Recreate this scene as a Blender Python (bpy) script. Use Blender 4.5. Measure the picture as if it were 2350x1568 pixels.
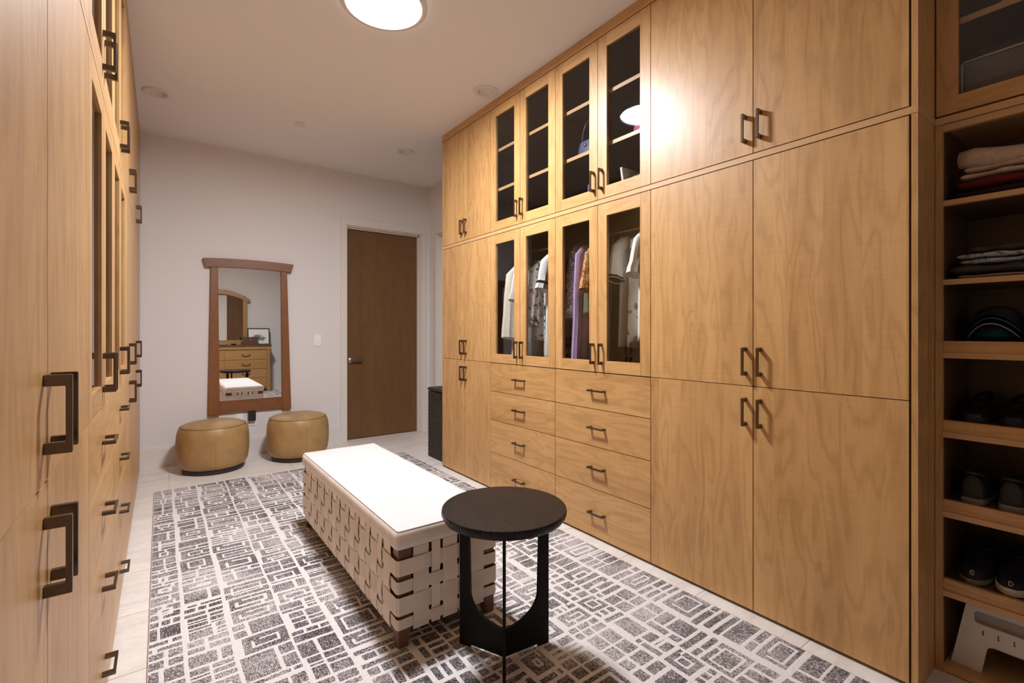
import bpy, bmesh, math, random
import numpy as np
from mathutils import Vector, Matrix
random.seed(7)
rng = np.random.default_rng(11)
PI = math.pi
for o in list(bpy.data.objects): bpy.data.objects.remove(o)
SC = bpy.context.scene
C = SC.collection

# ------------------------------------------------------------------ camera, world, exposure
CAM = (0.0, 0.0, 1.24)
cd = bpy.data.cameras.new('camera'); cam = bpy.data.objects.new('camera', cd); C.objects.link(cam)
cam.location = CAM
cam.rotation_euler = (PI/2, 0, -math.radians(36.346))
cd.sensor_width = 36; cd.lens = 16.815; cd.shift_y = -21.8/2350
cd.clip_start = 0.01; cd.clip_end = 60
SC.camera = cam
wd = bpy.data.worlds.new('world'); SC.world = wd; wd.use_nodes = True
wd.node_tree.nodes['Background'].inputs[0].default_value = (0.9, 0.92, 1, 1)
wd.node_tree.nodes['Background'].inputs[1].default_value = 0.03
SC.view_settings.view_transform = 'Standard'; SC.view_settings.look = 'None'
SC.view_settings.gamma = 1.0; SC.view_settings.exposure = 0.0
SC.view_settings.use_curve_mapping = False
LAMP_STRENGTH = 288.0
LAMP_COLOR = (0.965, 0.985, 1.05)
SC.cycles.max_bounces = 12; SC.cycles.diffuse_bounces = 6
SC.cycles.transparent_max_bounces = 16; SC.cycles.glossy_bounces = 5
SC.cycles.sample_clamp_indirect = 6.0

# ------------------------------------------------------------------ key dimensions (metres)
XR, XL = 2.099, -0.147          # cabinet faces, right and left
XS = 2.301                      # face of the set-back open shelves
YB, YF = 5.455, -0.65           # back wall, wall behind the camera
XWR, XWL = 2.723, -0.78         # side walls
ZC = 3.05

# ------------------------------------------------------------------ node materials
def nt(name):
    m = bpy.data.materials.new(name); m.use_nodes = True
    t = m.node_tree; b = t.nodes['Principled BSDF']
    return m, t, b
def node(t, typ, **kw):
    n = t.nodes.new(typ)
    for k, v in kw.items():
        if k.startswith('i_'):
            key = k[2:]; key = int(key) if key.isdigit() else key.replace('_', ' ')
            n.inputs[key].default_value = v
        else: setattr(n, k, v)
    return n
def ramp(t, fac, stops):
    r = t.nodes.new('ShaderNodeValToRGB'); e = r.color_ramp.elements
    while len(e) > 1: e.remove(e[-1])
    for i, (p, c) in enumerate(stops):
        el = e[0] if i == 0 else e.new(p)
        el.position = p; el.color = (*c, 1)
    t.links.new(fac, r.inputs[0]); return r.outputs[0]
def math_n(t, op, a, b=None, c=None):
    n = t.nodes.new('ShaderNodeMath'); n.operation = op
    for i, v in enumerate((a, b, c)):
        if v is None: continue
        if isinstance(v, (int, float)): n.inputs[i].default_value = v
        else: t.links.new(v, n.inputs[i])
    return n.outputs[0]
def mixc(t, fac, a, b, mode='MIX'):
    n = t.nodes.new('ShaderNodeMix'); n.data_type = 'RGBA'; n.blend_type = mode
    for s, v in ((n.inputs[0], fac), (n.inputs[6], a), (n.inputs[7], b)):
        if isinstance(v, (int, float)): s.default_value = v
        elif isinstance(v, tuple): s.default_value = (*v, 1)
        else: t.links.new(v, s)
    return n.outputs[2]
def bump(t, b, h, strength=0.2, dist=0.002):
    n = t.nodes.new('ShaderNodeBump'); n.inputs['Strength'].default_value = strength
    n.inputs['Distance'].default_value = dist
    t.links.new(h, n.inputs['Height']); t.links.new(n.outputs[0], b.inputs['Normal'])
def plain(name, col, rough=0.5, metal=0.0, noise=0.0, nscale=30, bstr=0.0, spec=0.5, coat=0.0):
    m, t, b = nt(name)
    b.inputs['Roughness'].default_value = rough; b.inputs['Metallic'].default_value = metal
    b.inputs['Specular IOR Level'].default_value = spec; b.inputs['Coat Weight'].default_value = coat
    tc = node(t, 'ShaderNodeTexCoord')
    nz = node(t, 'ShaderNodeTexNoise', i_Scale=nscale, i_Detail=4.0)
    t.links.new(tc.outputs['Object'], nz.inputs['Vector'])
    lo = tuple(c*(1-noise) for c in col); hi = tuple(min(1, c*(1+noise)) for c in col)
    t.links.new(ramp(t, nz.outputs[0], [(0.3, lo), (0.7, hi)]), b.inputs['Base Color'])
    if bstr: bump(t, b, nz.outputs[0], bstr)
    return m
def wood(name, axis='Z', light=(0.5, 0.3, 0.13), dark=(0.36, 0.19, 0.075), rough=0.42, strip=0.13, contrast=1.0, coat=0.3, scale=1.0):
    """veneer: strips side by side, cathedral figure from contour lines of a stretched noise, fine pores"""
    m, t, b = nt(name); L = t.links.new
    tc = node(t, 'ShaderNodeTexCoord'); oi = node(t, 'ShaderNodeObjectInfo')
    sp = node(t, 'ShaderNodeSeparateXYZ'); L(tc.outputs['Object'], sp.inputs[0])
    x, y, z = sp.outputs
    if axis == 'Z': across = math_n(t, 'ADD', x, y); along = z
    elif axis == 'Y': across = math_n(t, 'ADD', x, z); along = y
    else: across = math_n(t, 'ADD', y, z); along = x
    rnd = math_n(t, 'MULTIPLY', oi.outputs['Random'], 37.0)
    across = math_n(t, 'ADD', across, rnd)
    sid = math_n(t, 'FLOOR', math_n(t, 'DIVIDE', across, strip))
    wn = node(t, 'ShaderNodeTexWhiteNoise', noise_dimensions='1D'); L(sid, wn.inputs['W'])
    al2 = math_n(t, 'ADD', along, math_n(t, 'MULTIPLY', wn.outputs[0], 23.0))
    def vec(sa, sl, zz=0.0):
        c = node(t, 'ShaderNodeCombineXYZ')
        L(math_n(t, 'MULTIPLY', across, sa*scale), c.inputs[0]); L(math_n(t, 'MULTIPLY', al2, sl*scale), c.inputs[1])
        c.inputs[2].default_value = zz; return c.outputs[0]
    n1 = node(t, 'ShaderNodeTexNoise', i_Scale=1.0, i_Detail=2.0, i_Roughness=0.45, i_Distortion=0.35); L(vec(9, 1.5), n1.inputs['Vector'])
    cont = math_n(t, 'SINE', math_n(t, 'MULTIPLY', n1.outputs[0], 46.0))
    cont = math_n(t, 'POWER', math_n(t, 'MULTIPLY_ADD', cont, 0.5, 0.5), 2.6)
    n2 = node(t, 'ShaderNodeTexNoise', i_Scale=1.0, i_Detail=3.0); L(vec(240, 9, 3.1), n2.inputs['Vector'])
    n3 = node(t, 'ShaderNodeTexNoise', i_Scale=1.0, i_Detail=2.0); L(vec(6, 90, 7.7), n3.inputs['Vector'])
    n4 = node(t, 'ShaderNodeTexNoise', i_Scale=1.0, i_Detail=2.0); L(vec(14, 1.1, 12.2), n4.inputs['Vector'])
    f = math_n(t, 'MULTIPLY', cont, 0.32*contrast)
    f = math_n(t, 'MULTIPLY_ADD', math_n(t, 'SUBTRACT', n2.outputs[0], 0.5), 0.60*contrast, f)
    f = math_n(t, 'MULTIPLY_ADD', math_n(t, 'SUBTRACT', n3.outputs[0], 0.5), 0.32*contrast, f)
    f = math_n(t, 'MULTIPLY_ADD', math_n(t, 'SUBTRACT', n4.outputs[0], 0.5), 1.0*contrast, f)
    f = math_n(t, 'MULTIPLY_ADD', math_n(t, 'SUBTRACT', wn.outputs[0], 0.5), 0.36*contrast, f)
    f = math_n(t, 'ADD', f, 0.32)
    L(ramp(t, f, [(0.0, light), (1.0, dark)]), b.inputs['Base Color'])
    b.inputs['Roughness'].default_value = rough
    b.inputs['Coat Weight'].default_value = coat; b.inputs['Coat Roughness'].default_value = 0.34
    bump(t, b, n2.outputs[0], 0.05, 0.0006)
    return m

M = {}
M['wood_v'] = wood('maple_veneer_upright', 'Z', (0.61, 0.352, 0.134), (0.385, 0.198, 0.063))
M['wood_h'] = wood('maple_veneer_lying', 'Y', (0.61, 0.352, 0.134), (0.385, 0.198, 0.063), strip=0.30)
M['edge'] = wood('maple_edge_band', 'Y', (0.60, 0.37, 0.17), (0.48, 0.27, 0.11), strip=1.5, contrast=0.5)
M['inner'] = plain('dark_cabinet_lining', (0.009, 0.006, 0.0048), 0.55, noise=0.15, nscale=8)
M['walnut'] = wood('walnut_door', 'Z', (0.19, 0.092, 0.034), (0.105, 0.047, 0.016), rough=0.38, strip=0.2, contrast=0.55, coat=0.1)
M['cherry'] = wood('cherry_frame_upright', 'Z', (0.27, 0.105, 0.029), (0.16, 0.056, 0.016), rough=0.42, strip=0.4, contrast=0.7, coat=0.1)
M['cherry_h'] = wood('cherry_frame_lying', 'X', (0.24, 0.092, 0.033), (0.15, 0.052, 0.019), rough=0.42, strip=0.4, contrast=0.7, coat=0.1)
M['honey'] = wood('honey_oak', 'X', (0.46, 0.26, 0.095), (0.31, 0.16, 0.05), strip=0.25, contrast=0.7)
M['honey_v'] = wood('honey_oak_upright', 'Z', (0.44, 0.25, 0.09), (0.30, 0.155, 0.05), strip=0.25, contrast=0.7)
M['legwood'] = wood('bench_leg_wood', 'Z', (0.16, 0.075, 0.038), (0.07, 0.030, 0.016), strip=0.2, contrast=0.9)
M['boxwood'] = wood('trinket_box_wood', 'X', (0.13, 0.06, 0.025), (0.07, 0.03, 0.012), strip=0.2)
M['wall'] = plain('wall_paint', (0.74, 0.715, 0.70), 0.75, noise=0.012, nscale=120, bstr=0.03)
M['ceil'] = plain('ceiling_paint', (0.82, 0.80, 0.795), 0.85, noise=0.01, nscale=150, bstr=0.02)
M['trim'] = plain('trim_paint', (0.74, 0.69, 0.635), 0.45, noise=0.01, nscale=60)
M['white'] = plain('white_plastic', (0.88, 0.87, 0.86), 0.35, noise=0.01)
M['can'] = plain('downlight_white', (0.74, 0.70, 0.67), 0.5, noise=0.01)
M['grout'] = plain('grout', (0.42, 0.37, 0.32), 0.9, noise=0.1, nscale=60)
M['inner_wood'] = wood('shade_darkened_inside', 'Z', (0.13, 0.062, 0.022), (0.075, 0.033, 0.012), strip=0.3, contrast=0.5)  # shade inside the open shelves put into a darker wood colour
M['black'] = plain('black_plinth', (0.018, 0.015, 0.013), 0.5, noise=0.1)
M['plug'] = plain('black_adaptor', (0.02, 0.017, 0.016), 0.3, noise=0.1)
M['bronze'] = plain('brushed_bronze', (0.15, 0.118, 0.094), 0.27, metal=1.0, noise=0.08, nscale=200)
M['nickel'] = plain('satin_nickel', (0.55, 0.51, 0.46), 0.28, metal=1.0, noise=0.05, nscale=200)
M['chrome'] = plain('polished_metal', (0.75, 0.75, 0.75), 0.15, metal=1.0)
M['mirror'] = plain('mirror_silver', (0.88, 0.89, 0.87), 0.0, metal=1.0)
M['leather'] = plain('tan_leather', (0.37, 0.225, 0.088), 0.45, noise=0.14, nscale=9, bstr=0.04)
M['seam'] = plain('leather_piping', (0.24, 0.14, 0.05), 0.45, noise=0.1, nscale=60)
M['red_iron'] = plain('dark_iron_pull', (0.05, 0.02, 0.015), 0.4, metal=0.6)
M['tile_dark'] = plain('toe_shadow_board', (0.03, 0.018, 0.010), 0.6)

def mat_tile():
    m, t, b = nt('limestone_tile'); L = t.links.new
    tc = node(t, 'ShaderNodeTexCoord'); oi = node(t, 'ShaderNodeObjectInfo')
    mp = node(t, 'ShaderNodeMapping'); L(tc.outputs['Object'], mp.inputs['Vector'])
    cb = node(t, 'ShaderNodeCombineXYZ'); L(math_n(t, 'MULTIPLY', oi.outputs['Random'], 50.0), cb.inputs[2]); L(cb.outputs[0], mp.inputs['Location'])
    mp.inputs['Scale'].default_value = (1.0, 4.0, 1.0)
    n1 = node(t, 'ShaderNodeTexNoise', i_Scale=2.6, i_Detail=7.0, i_Roughness=0.62, i_Distortion=0.6); L(mp.outputs[0], n1.inputs['Vector'])
    n2 = node(t, 'ShaderNodeTexNoise', i_Scale=34.0, i_Detail=4.0); L(tc.outputs['Object'], n2.inputs['Vector'])
    c = ramp(t, n1.outputs[0], [(0.32, (0.66, 0.60, 0.54)), (0.5, (0.74, 0.69, 0.635)), (0.68, (0.80, 0.755, 0.705))])
    c = mixc(t, 0.12, c, ramp(t, n2.outputs[0], [(0.35, (0.42, 0.36, 0.30)), (0.65, (0.78, 0.74, 0.69))]))
    L(c, b.inputs['Base Color']); b.inputs['Roughness'].default_value = 0.42
    bump(t, b, n2.outputs[0], 0.05, 0.001)
    return m
M['tile'] = mat_tile()

def mat_glass():
    m, t, b = nt('cabinet_glass'); L = t.links.new
    t.nodes.remove(b); out = t.nodes['Material Output']
    tr = node(t, 'ShaderNodeBsdfTransparent'); tr.inputs[0].default_value = (0.93, 0.93, 0.92, 1)
    gl = node(t, 'ShaderNodeBsdfGlossy'); gl.inputs['Roughness'].default_value = 0.015
    fr = node(t, 'ShaderNodeFresnel'); ge = node(t, 'ShaderNodeNewGeometry')
    L(math_n(t, 'MULTIPLY_ADD', ge.outputs['Backfacing'], 1/1.5-1.5, 1.5), fr.inputs['IOR'])   # thin pane: both faces reflect alike
    mx = node(t, 'ShaderNodeMixShader'); L(fr.outputs[0], mx.inputs[0]); L(tr.outputs[0], mx.inputs[1]); L(gl.outputs[0], mx.inputs[2])
    L(mx.outputs[0], out.inputs[0]); return m
M['glass'] = mat_glass()

def mat_emit(name, col, s):
    m, t, b = nt(name)
    b.inputs['Base Color'].default_value = (0.8, 0.8, 0.8, 1); b.inputs['Emission Color'].default_value = (*col, 1); b.inputs['Emission Strength'].default_value = s
    return m
M['lamp'] = mat_emit('lamp_diffuser', LAMP_COLOR, LAMP_STRENGTH)

def mat_rug():
    m, t, b = nt('woven_rug'); L = t.links.new
    at = node(t, 'ShaderNodeAttribute', attribute_name='pattern')
    tc = node(t, 'ShaderNodeTexCoord')
    mp = node(t, 'ShaderNodeMapping'); L(tc.outputs['Object'], mp.inputs['Vector']); mp.inputs['Scale'].default_value = (1.9, 0.8, 1)
    n1 = node(t, 'ShaderNodeTexNoise', i_Scale=170.0, i_Detail=3.0, i_Roughness=0.65); L(mp.outputs[0], n1.inputs['Vector'])
    n2 = node(t, 'ShaderNodeTexNoise', i_Scale=3.0, i_Detail=3.0); L(tc.outputs['Object'], n2.inputs['Vector'])
    n3 = node(t, 'ShaderNodeTexNoise', i_Scale=90.0, i_Detail=2.0); L(tc.outputs['Object'], n3.inputs['Vector'])
    v = math_n(t, 'MULTIPLY_ADD', math_n(t, 'SUBTRACT', n3.outputs[0], 0.5), 0.5, at.outputs['Fac'])
    edge = ramp(t, v, [(0.42, (0, 0, 0)), (0.58, (1, 1, 1))])
    dk = math_n(t, 'MULTIPLY_ADD', math_n(t, 'SUBTRACT', n2.outputs[0], 0.5), 0.55, n1.outputs[0])
    dark = ramp(t, dk, [(0.36, (0.040, 0.036, 0.038)), (0.49, (0.19, 0.172, 0.172)), (0.62, (0.56, 0.515, 0.495))])
    light = ramp(t, n1.outputs[0], [(0.3, (0.60, 0.555, 0.53)), (0.7, (0.78, 0.74, 0.715))])
    L(mixc(t, edge, light, dark), b.inputs['Base Color']); b.inputs['Roughness'].default_value = 0.95
    b.inputs['Specular IOR Level'].default_value = 0.1
    bump(t, b, n1.outputs[0], 0.5, 0.003)
    return m
M['rug'] = mat_rug()

def mat_hide(name, base, var, scale, rough=0.75):
    m, t, b = nt(name); L = t.links.new
    tc = node(t, 'ShaderNodeTexCoord'); oi = node(t, 'ShaderNodeObjectInfo')
    n1 = node(t, 'ShaderNodeTexNoise', i_Scale=scale, i_Detail=5.0); L(tc.outputs['Object'], n1.inputs['Vector'])
    n2 = node(t, 'ShaderNodeTexNoise', i_Scale=260.0, i_Detail=2.0); L(tc.outputs['Object'], n2.inputs['Vector'])
    lo = tuple(c*(1-var) for c in base)
    c = ramp(t, n1.outputs[0], [(0.3, lo), (0.62, base)])
    k = math_n(t, 'MULTIPLY_ADD', oi.outputs['Random'], 0.22, 0.89)
    cb = node(t, 'ShaderNodeCombineXYZ'); [L(k, cb.inputs[i]) for i in range(3)]
    L(mixc(t, 1.0, c, cb.outputs[0], 'MULTIPLY'), b.inputs['Base Color'])
    b.inputs['Roughness'].default_value = rough; b.inputs['Sheen Weight'].default_value = 0.15
    bump(t, b, n2.outputs[0], 0.12, 0.001)
    return m
M['hide'] = mat_hide('white_cowhide', (0.56, 0.55, 0.54), 0.08, 5)
M['hide_side'] = mat_hide('cream_cowhide_border', (0.74, 0.69, 0.635), 0.14, 14)
M['strap'] = mat_hide('cream_leather_strap', (0.77, 0.695, 0.615), 0.13, 7)

def mat_table():
    m, t, b = nt('hammered_black_wood'); L = t.links.new
    tc = node(t, 'ShaderNodeTexCoord'); sp = node(t, 'ShaderNodeSeparateXYZ'); L(tc.outputs['Object'], sp.inputs[0])
    u = math_n(t, 'ADD', math_n(t, 'MULTIPLY', sp.outputs[0], 0.92), math_n(t, 'MULTIPLY', sp.outputs[1], 0.38))
    w = math_n(t, 'SUBTRACT', math_n(t, 'MULTIPLY', sp.outputs[1], 0.92), math_n(t, 'MULTIPLY', sp.outputs[0], 0.38))
    a = math_n(t, 'SINE', math_n(t, 'MULTIPLY', u, 520.0)); c = math_n(t, 'SINE', math_n(t, 'MULTIPLY', w, 520.0))
    h = math_n(t, 'MULTIPLY', a, c)
    nz = node(t, 'ShaderNodeTexNoise', i_Scale=40.0, i_Detail=3.0); L(tc.outputs['Object'], nz.inputs['Vector'])
    h = math_n(t, 'MULTIPLY_ADD', nz.outputs[0], 0.6, h)
    L(ramp(t, nz.outputs[0], [(0.3, (0.006, 0.005, 0.005)), (0.7, (0.014, 0.011, 0.010))]), b.inputs['Base Color'])
    b.inputs['Roughness'].default_value = 0.34
    b.inputs['Specular IOR Level'].default_value = 0.22
    bump(t, b, h, 0.45, 0.0012)
    return m
M['table'] = mat_table()
M['table_leg'] = plain('black_stained_wood', (0.005, 0.0045, 0.004), 0.5, noise=0.2, nscale=20, bstr=0.05, spec=0.15)

def mat_wicker():
    m, t, b = nt('black_wicker'); L = t.links.new
    tc = node(t, 'ShaderNodeTexCoord'); sp = node(t, 'ShaderNodeSeparateXYZ'); L(tc.outputs['Object'], sp.inputs[0])
    nz = node(t, 'ShaderNodeTexNoise', i_Scale=1.0, i_Detail=3.0)
    cb = node(t, 'ShaderNodeCombineXYZ'); L(math_n(t, 'MULTIPLY', sp.outputs[0], 25.0), cb.inputs[0]); L(math_n(t, 'MULTIPLY', sp.outputs[1], 25.0), cb.inputs[1]); L(math_n(t, 'MULTIPLY', sp.outputs[2], 150.0), cb.inputs[2])
    L(cb.outputs[0], nz.inputs['Vector'])
    L(ramp(t, nz.outputs[0], [(0.35, (0.006, 0.004, 0.003)), (0.7, (0.055, 0.035, 0.025))]), b.inputs['Base Color'])
    b.inputs['Roughness'].default_value = 0.5; bump(t, b, nz.outputs[0], 0.9, 0.006); return m
M['wicker'] = mat_wicker()

def fabric(name, col, noise=0.08, scale=25, rough=0.85, bs=0.25):
    return plain(name, col, rough, noise=noise, nscale=scale, bstr=bs, spec=0.2)
def print_fabric(name, stops, scale=14, detail=3, dist=1.2, rough=0.8):
    m, t, b = nt(name); L = t.links.new
    tc = node(t, 'ShaderNodeTexCoord')
    n1 = node(t, 'ShaderNodeTexNoise', i_Scale=scale, i_Detail=float(detail), i_Distortion=dist); L(tc.outputs['Object'], n1.inputs['Vector'])
    L(ramp(t, n1.outputs[0], stops), b.inputs['Base Color']); b.inputs['Roughness'].default_value = rough
    b.inputs['Specular IOR Level'].default_value = 0.2
    return m

# ------------------------------------------------------------------ mesh helpers (all coordinates are world coordinates)
W = {}
def base_of(pts):
    a = np.array(pts); lo = a.min(0); hi = a.max(0)
    return Vector(((lo[0]+hi[0])/2, (lo[1]+hi[1])/2, lo[2]))
def tag(o, label=None, cat=None, group=None, kind=None):
    if label: o['label'] = label
    if cat: o['category'] = cat
    if group: o['group'] = group
    if kind: o['kind'] = kind
    return o
def place(o, world, parent):
    world = Vector(world); W[o] = world
    if parent is not None: o.parent = parent; o.location = world - W[parent]
    else: o.location = world
    C.objects.link(o); return o
def mk(name, bm, mat, parent=None, smooth=False, bevel=0.0, seg=1):
    if bevel > 0:
        es = [e for e in bm.edges if len(e.link_faces) == 2 and e.calc_face_angle(0) > 0.6]
        bmesh.ops.bevel(bm, geom=es, offset=bevel, segments=seg, affect='EDGES', profile=0.5)
    c = base_of([v.co[:] for v in bm.verts])
    for v in bm.verts: v.co -= c
    me = bpy.data.meshes.new(name); bm.to_mesh(me); bm.free()
    if mat is not None: me.materials.append(M[mat] if isinstance(mat, str) else mat)
    if smooth:
        for p in me.polygons: p.use_smooth = True
        if smooth == 'auto':
            me.set_sharp_from_angle(angle=math.radians(38))
    o = bpy.data.objects.new(name, me)
    return place(o, c, parent)
def inst(name, me, world, parent=None):
    return place(bpy.data.objects.new(name, me), world, parent)
def thing(name, loc, label, cat, group=None):
    o = bpy.data.objects.new(name, None); o.empty_display_size = 0.05
    place(o, loc, None); return tag(o, label, cat, group)
def struct(o): o['kind'] = 'structure'; return o
def box(bm, x0, x1, y0, y1, z0, z1):
    if x0 > x1: x0, x1 = x1, x0
    if y0 > y1: y0, y1 = y1, y0
    v = [bm.verts.new(p) for p in ((x0,y0,z0),(x1,y0,z0),(x1,y1,z0),(x0,y1,z0),(x0,y0,z1),(x1,y0,z1),(x1,y1,z1),(x0,y1,z1))]
    for f in ((3,2,1,0),(4,5,6,7),(0,1,5,4),(1,2,6,5),(2,3,7,6),(3,0,4,7)): bm.faces.new([v[i] for i in f])
def bx(*a):
    bm = bmesh.new(); box(bm, *a); return bm
def rings(bm, rs, cap0=True, cap1=True, closed=True):
    """loft equal-length point rings"""
    vs = [[bm.verts.new(p) for p in r] for r in rs]
    n = len(vs[0])
    for a, b in zip(vs, vs[1:]):
        for i in range(n if closed else n-1):
            j = (i+1) % n
            bm.faces.new((a[i], a[j], b[j], b[i]))
    if cap0: bm.faces.new(list(reversed(vs[0])))
    if cap1: bm.faces.new(vs[-1])
    return vs
def fixn(bm): bmesh.ops.recalc_face_normals(bm, faces=bm.faces); return bm
def circ(cx, cy, z, r, n=40, ry=None):
    ry = r if ry is None else ry
    return [(cx+r*math.cos(2*PI*i/n), cy+ry*math.sin(2*PI*i/n), z) for i in range(n)]
def lathe(bm, cx, cy, prof, n=40, cap0=True, cap1=True):
    return rings(bm, [circ(cx, cy, z, r, n) for r, z in prof], cap0, cap1)
def rrect(x0, x1, y0, y1, z, r, n=5):
    out = []
    for cx, cy, a0 in ((x1-r, y0+r, -PI/2), (x1-r, y1-r, 0), (x0+r, y1-r, PI/2), (x0+r, y0+r, PI)):
        for i in range(n+1):
            a = a0 + PI/2*i/n; out.append((cx+r*math.cos(a), cy+r*math.sin(a), z))
    return out
def tube(bm, pts, r, n=8, caps=True):
    P = [Vector(p) for p in pts]; rs = []
    up = Vector((0,0,1))
    for i, p in enumerate(P):
        d = (P[min(i+1, len(P)-1)] - P[max(i-1, 0)]).normalized()
        ref = up if abs(d.z) < 0.95 else Vector((1,0,0))
        a = d.cross(ref).normalized(); b2 = d.cross(a).normalized()
        rr = r[i] if isinstance(r, (list, tuple)) else r
        rs.append([tuple(p + a*rr*math.cos(2*PI*k/n) + b2*rr*math.sin(2*PI*k/n)) for k in range(n)])
    rings(bm, rs, caps, caps)
def prism(bm, poly, axis, a0, a1):
    """poly: 2D points in the plane across axis; axis 'X': (y,z), 'Y': (x,z), 'Z': (x,y)"""
    def p3(p, a):
        return {'X': (a, p[0], p[1]), 'Y': (p[0], a, p[1]), 'Z': (p[0], p[1], a)}[axis]
    A = [bm.verts.new(p3(p, a0)) for p in poly]; B = [bm.verts.new(p3(p, a1)) for p in poly]
    n = len(poly)
    bm.faces.new(A); bm.faces.new(list(reversed(B)))
    for i in range(n): bm.faces.new((A[i], B[i], B[(i+1) % n], A[(i+1) % n]))
    fixn(bm)
def cut(o, bms):
    """boolean difference, applied at once"""
    for k, b in enumerate(bms):
        me = bpy.data.meshes.new('cutter'); b.to_mesh(me); b.free()
        co = bpy.data.objects.new('cutter', me); C.objects.link(co)
        md = o.modifiers.new('cut', 'BOOLEAN'); md.object = co; md.operation = 'DIFFERENCE'; md.solver = 'EXACT'
    bpy.context.view_layer.update()
    dg = bpy.context.evaluated_depsgraph_get(); ev = o.evaluated_get(dg)
    me = bpy.data.meshes.new_from_object(ev)
    cs = [md.object for md in o.modifiers]; o.modifiers.clear(); o.data = me
    for c in cs: bpy.data.objects.remove(c)
    return o

# ------------------------------------------------------------------ the room
fl = mk('floor', bx(XWL-0.15, XWR+0.15, YF-0.15, YB+0.3, -0.1, -0.003), 'grout'); struct(fl)
TX, TY, J = 0.92, 0.46, 0.0012
ys = [-1.0 + 0.0]
y0 = 0.84 - 0.46*4
while y0 < YB+0.1:
    x0 = 0.06 - 0.92
    while x0 < XWR:
        a, b_ = max(x0, XWL), min(x0+TX, XWR); c_, d_ = max(y0, YF), min(y0+TY, YB+0.12)
        if b_-a > 0.03 and d_-c_ > 0.03:
            mk('floor_tile', bx(a+J, b_-J, c_+J, d_-J, -0.004, 0.0), 'tile', fl, bevel=0.0006)
        x0 += TX
    y0 += TY
ce = mk('ceiling', bx(XWL-0.15, XWR+0.15, YF-0.15, YB+0.3, ZC, ZC+0.12), 'ceil'); struct(ce)
DL = [(-0.017, 4.504, 0.7), (1.971, 3.016, 0.0), (1.977, 4.50, 0.0)]
def cyl_bm(cx, cy, z0, z1, r, n=40):
    bm = bmesh.new(); lathe(bm, cx, cy, [(r, z0), (r, z1)], n); return fixn(bm)
LX, LY, LR = 0.99, 2.53, 0.236
W_ce = W[ce]
ce.location = W_ce
cut(ce, [cyl_bm(x, y, ZC-0.05, ZC+0.09, 0.062) for x, y, _ in DL])
DX0, DX1, DZ = 1.690, 2.612, 2.448
bm = bmesh.new()
box(bm, XWL-0.15, DX0, YB, YB+0.15, 0, ZC); box(bm, DX1, XWR+0.15, YB, YB+0.15, 0, ZC); box(bm, DX0, DX1, YB, YB+0.15, DZ, ZC)
struct(mk('wall_back', bm, 'wall'))
struct(mk('wall_left', bx(XWL-0.15, XWL, YF, YB, 0, ZC), 'wall'))
bm = bmesh.new()
box(bm, XWR, XWR+0.15, YF, 4.36, 0, ZC); box(bm, XWR, XWR+0.15, 5.24, YB, 0, ZC); box(bm, XWR, XWR+0.15, 4.36, 5.24, 2.43, ZC)
struct(mk('wall_right', bm, 'wall'))
struct(mk('wall_front', bx(XWL-0.15, XWR+0.15, YF-0.15, YF, 0, ZC), 'wall'))
def baseboard(name, x0, x1, y0, y1, face):
    bm = bmesh.new(); box(bm, x0, x1, y0, y1, 0.0, 0.165)
    t_ = 0.006
    if face == '-y': box(bm, x0, x1, y0+t_, y1, 0.165, 0.182)
    elif face == '+y': box(bm, x0, x1, y0, y1-t_, 0.165, 0.182)
    else: box(bm, x0+t_, x1, y0, y1, 0.165, 0.182)
    return struct(mk(name, bm, 'trim', bevel=0.0015))
baseboard('baseboard_back', XL-0.62, 1.624, YB-0.016, YB, '-y')
baseboard('baseboard_front', -0.12, XWR-0.002, YF, YF+0.016, '+y')
baseboard('baseboard_right', XWR-0.016, XWR, 5.33, YB-0.02, '-x')

def casing(name, wall, a0, a1, zt, wdt=0.066, thk=0.02):
    """door casing: profiled head and two legs, each leg a part"""
    root = bpy.data.objects.new(name, None)
    if wall == 'back': place(root, ((a0+a1)/2, YB, 0), None)
    else: place(root, (XWR, (a0+a1)/2, 0), None)
    struct(root)
    def bar(nm, b0, b1, z0, z1):
        for k, (i, tk) in enumerate(((0, thk), )):
            if wall == 'back': mk(nm, bx(b0, b1, YB-tk, YB-0.0005, z0, z1), 'trim', root, bevel=0.003)
            else: mk(nm, bx(XWR-tk, XWR-0.0005, b0, b1, z0, z1), 'trim', root, bevel=0.003)
    bar('casing_leg', a0-wdt, a0-0.002, 0.001, zt); bar('casing_leg', a1+0.002, a1+wdt, 0.001, zt)
    bar('casing_head', a0-wdt, a1+wdt, zt+0.001, zt+0.08)
    # jamb lining with stop
    D = 0.149
    for s, e in ((a0, a0+0.012), (a1-0.012, a1)):
        if wall == 'back': mk('jamb', bx(s, e, YB-0.002, YB+D, 0.001, zt), 'trim', root, bevel=0.002)
        else: mk('jamb', bx(XWR-0.002, XWR+D, s, e, 0.001, zt), 'trim', root, bevel=0.002)
    if wall == 'back':
        mk('jamb_head', bx(a0+0.012, a1-0.012, YB-0.002, YB+D, zt-0.012, zt), 'trim', root)
        mk('door_stop', bx(a1-0.026, a1-0.012, YB+0.035, YB+0.075, 0.001, zt-0.013), 'trim', root, bevel=0.002)
        mk('door_stop', bx(a0+0.012, a1-0.012, YB+0.035, YB+0.075, zt-0.026, zt-0.0125), 'trim', root, bevel=0.002)
    else:
        mk('jamb_head', bx(XWR-0.002, XWR+D, a0+0.012, a1-0.012, zt-0.012, zt), 'trim', root)
    return root
casing('trim_1', 'back', DX0, DX1, DZ)
casing('trim_2', 'right', 4.36, 5.24, 2.43)
d1 = bpy.data.objects.new('door_1', None); place(d1, (2.15, YB+0.1, 0), None); struct(d1)
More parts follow.
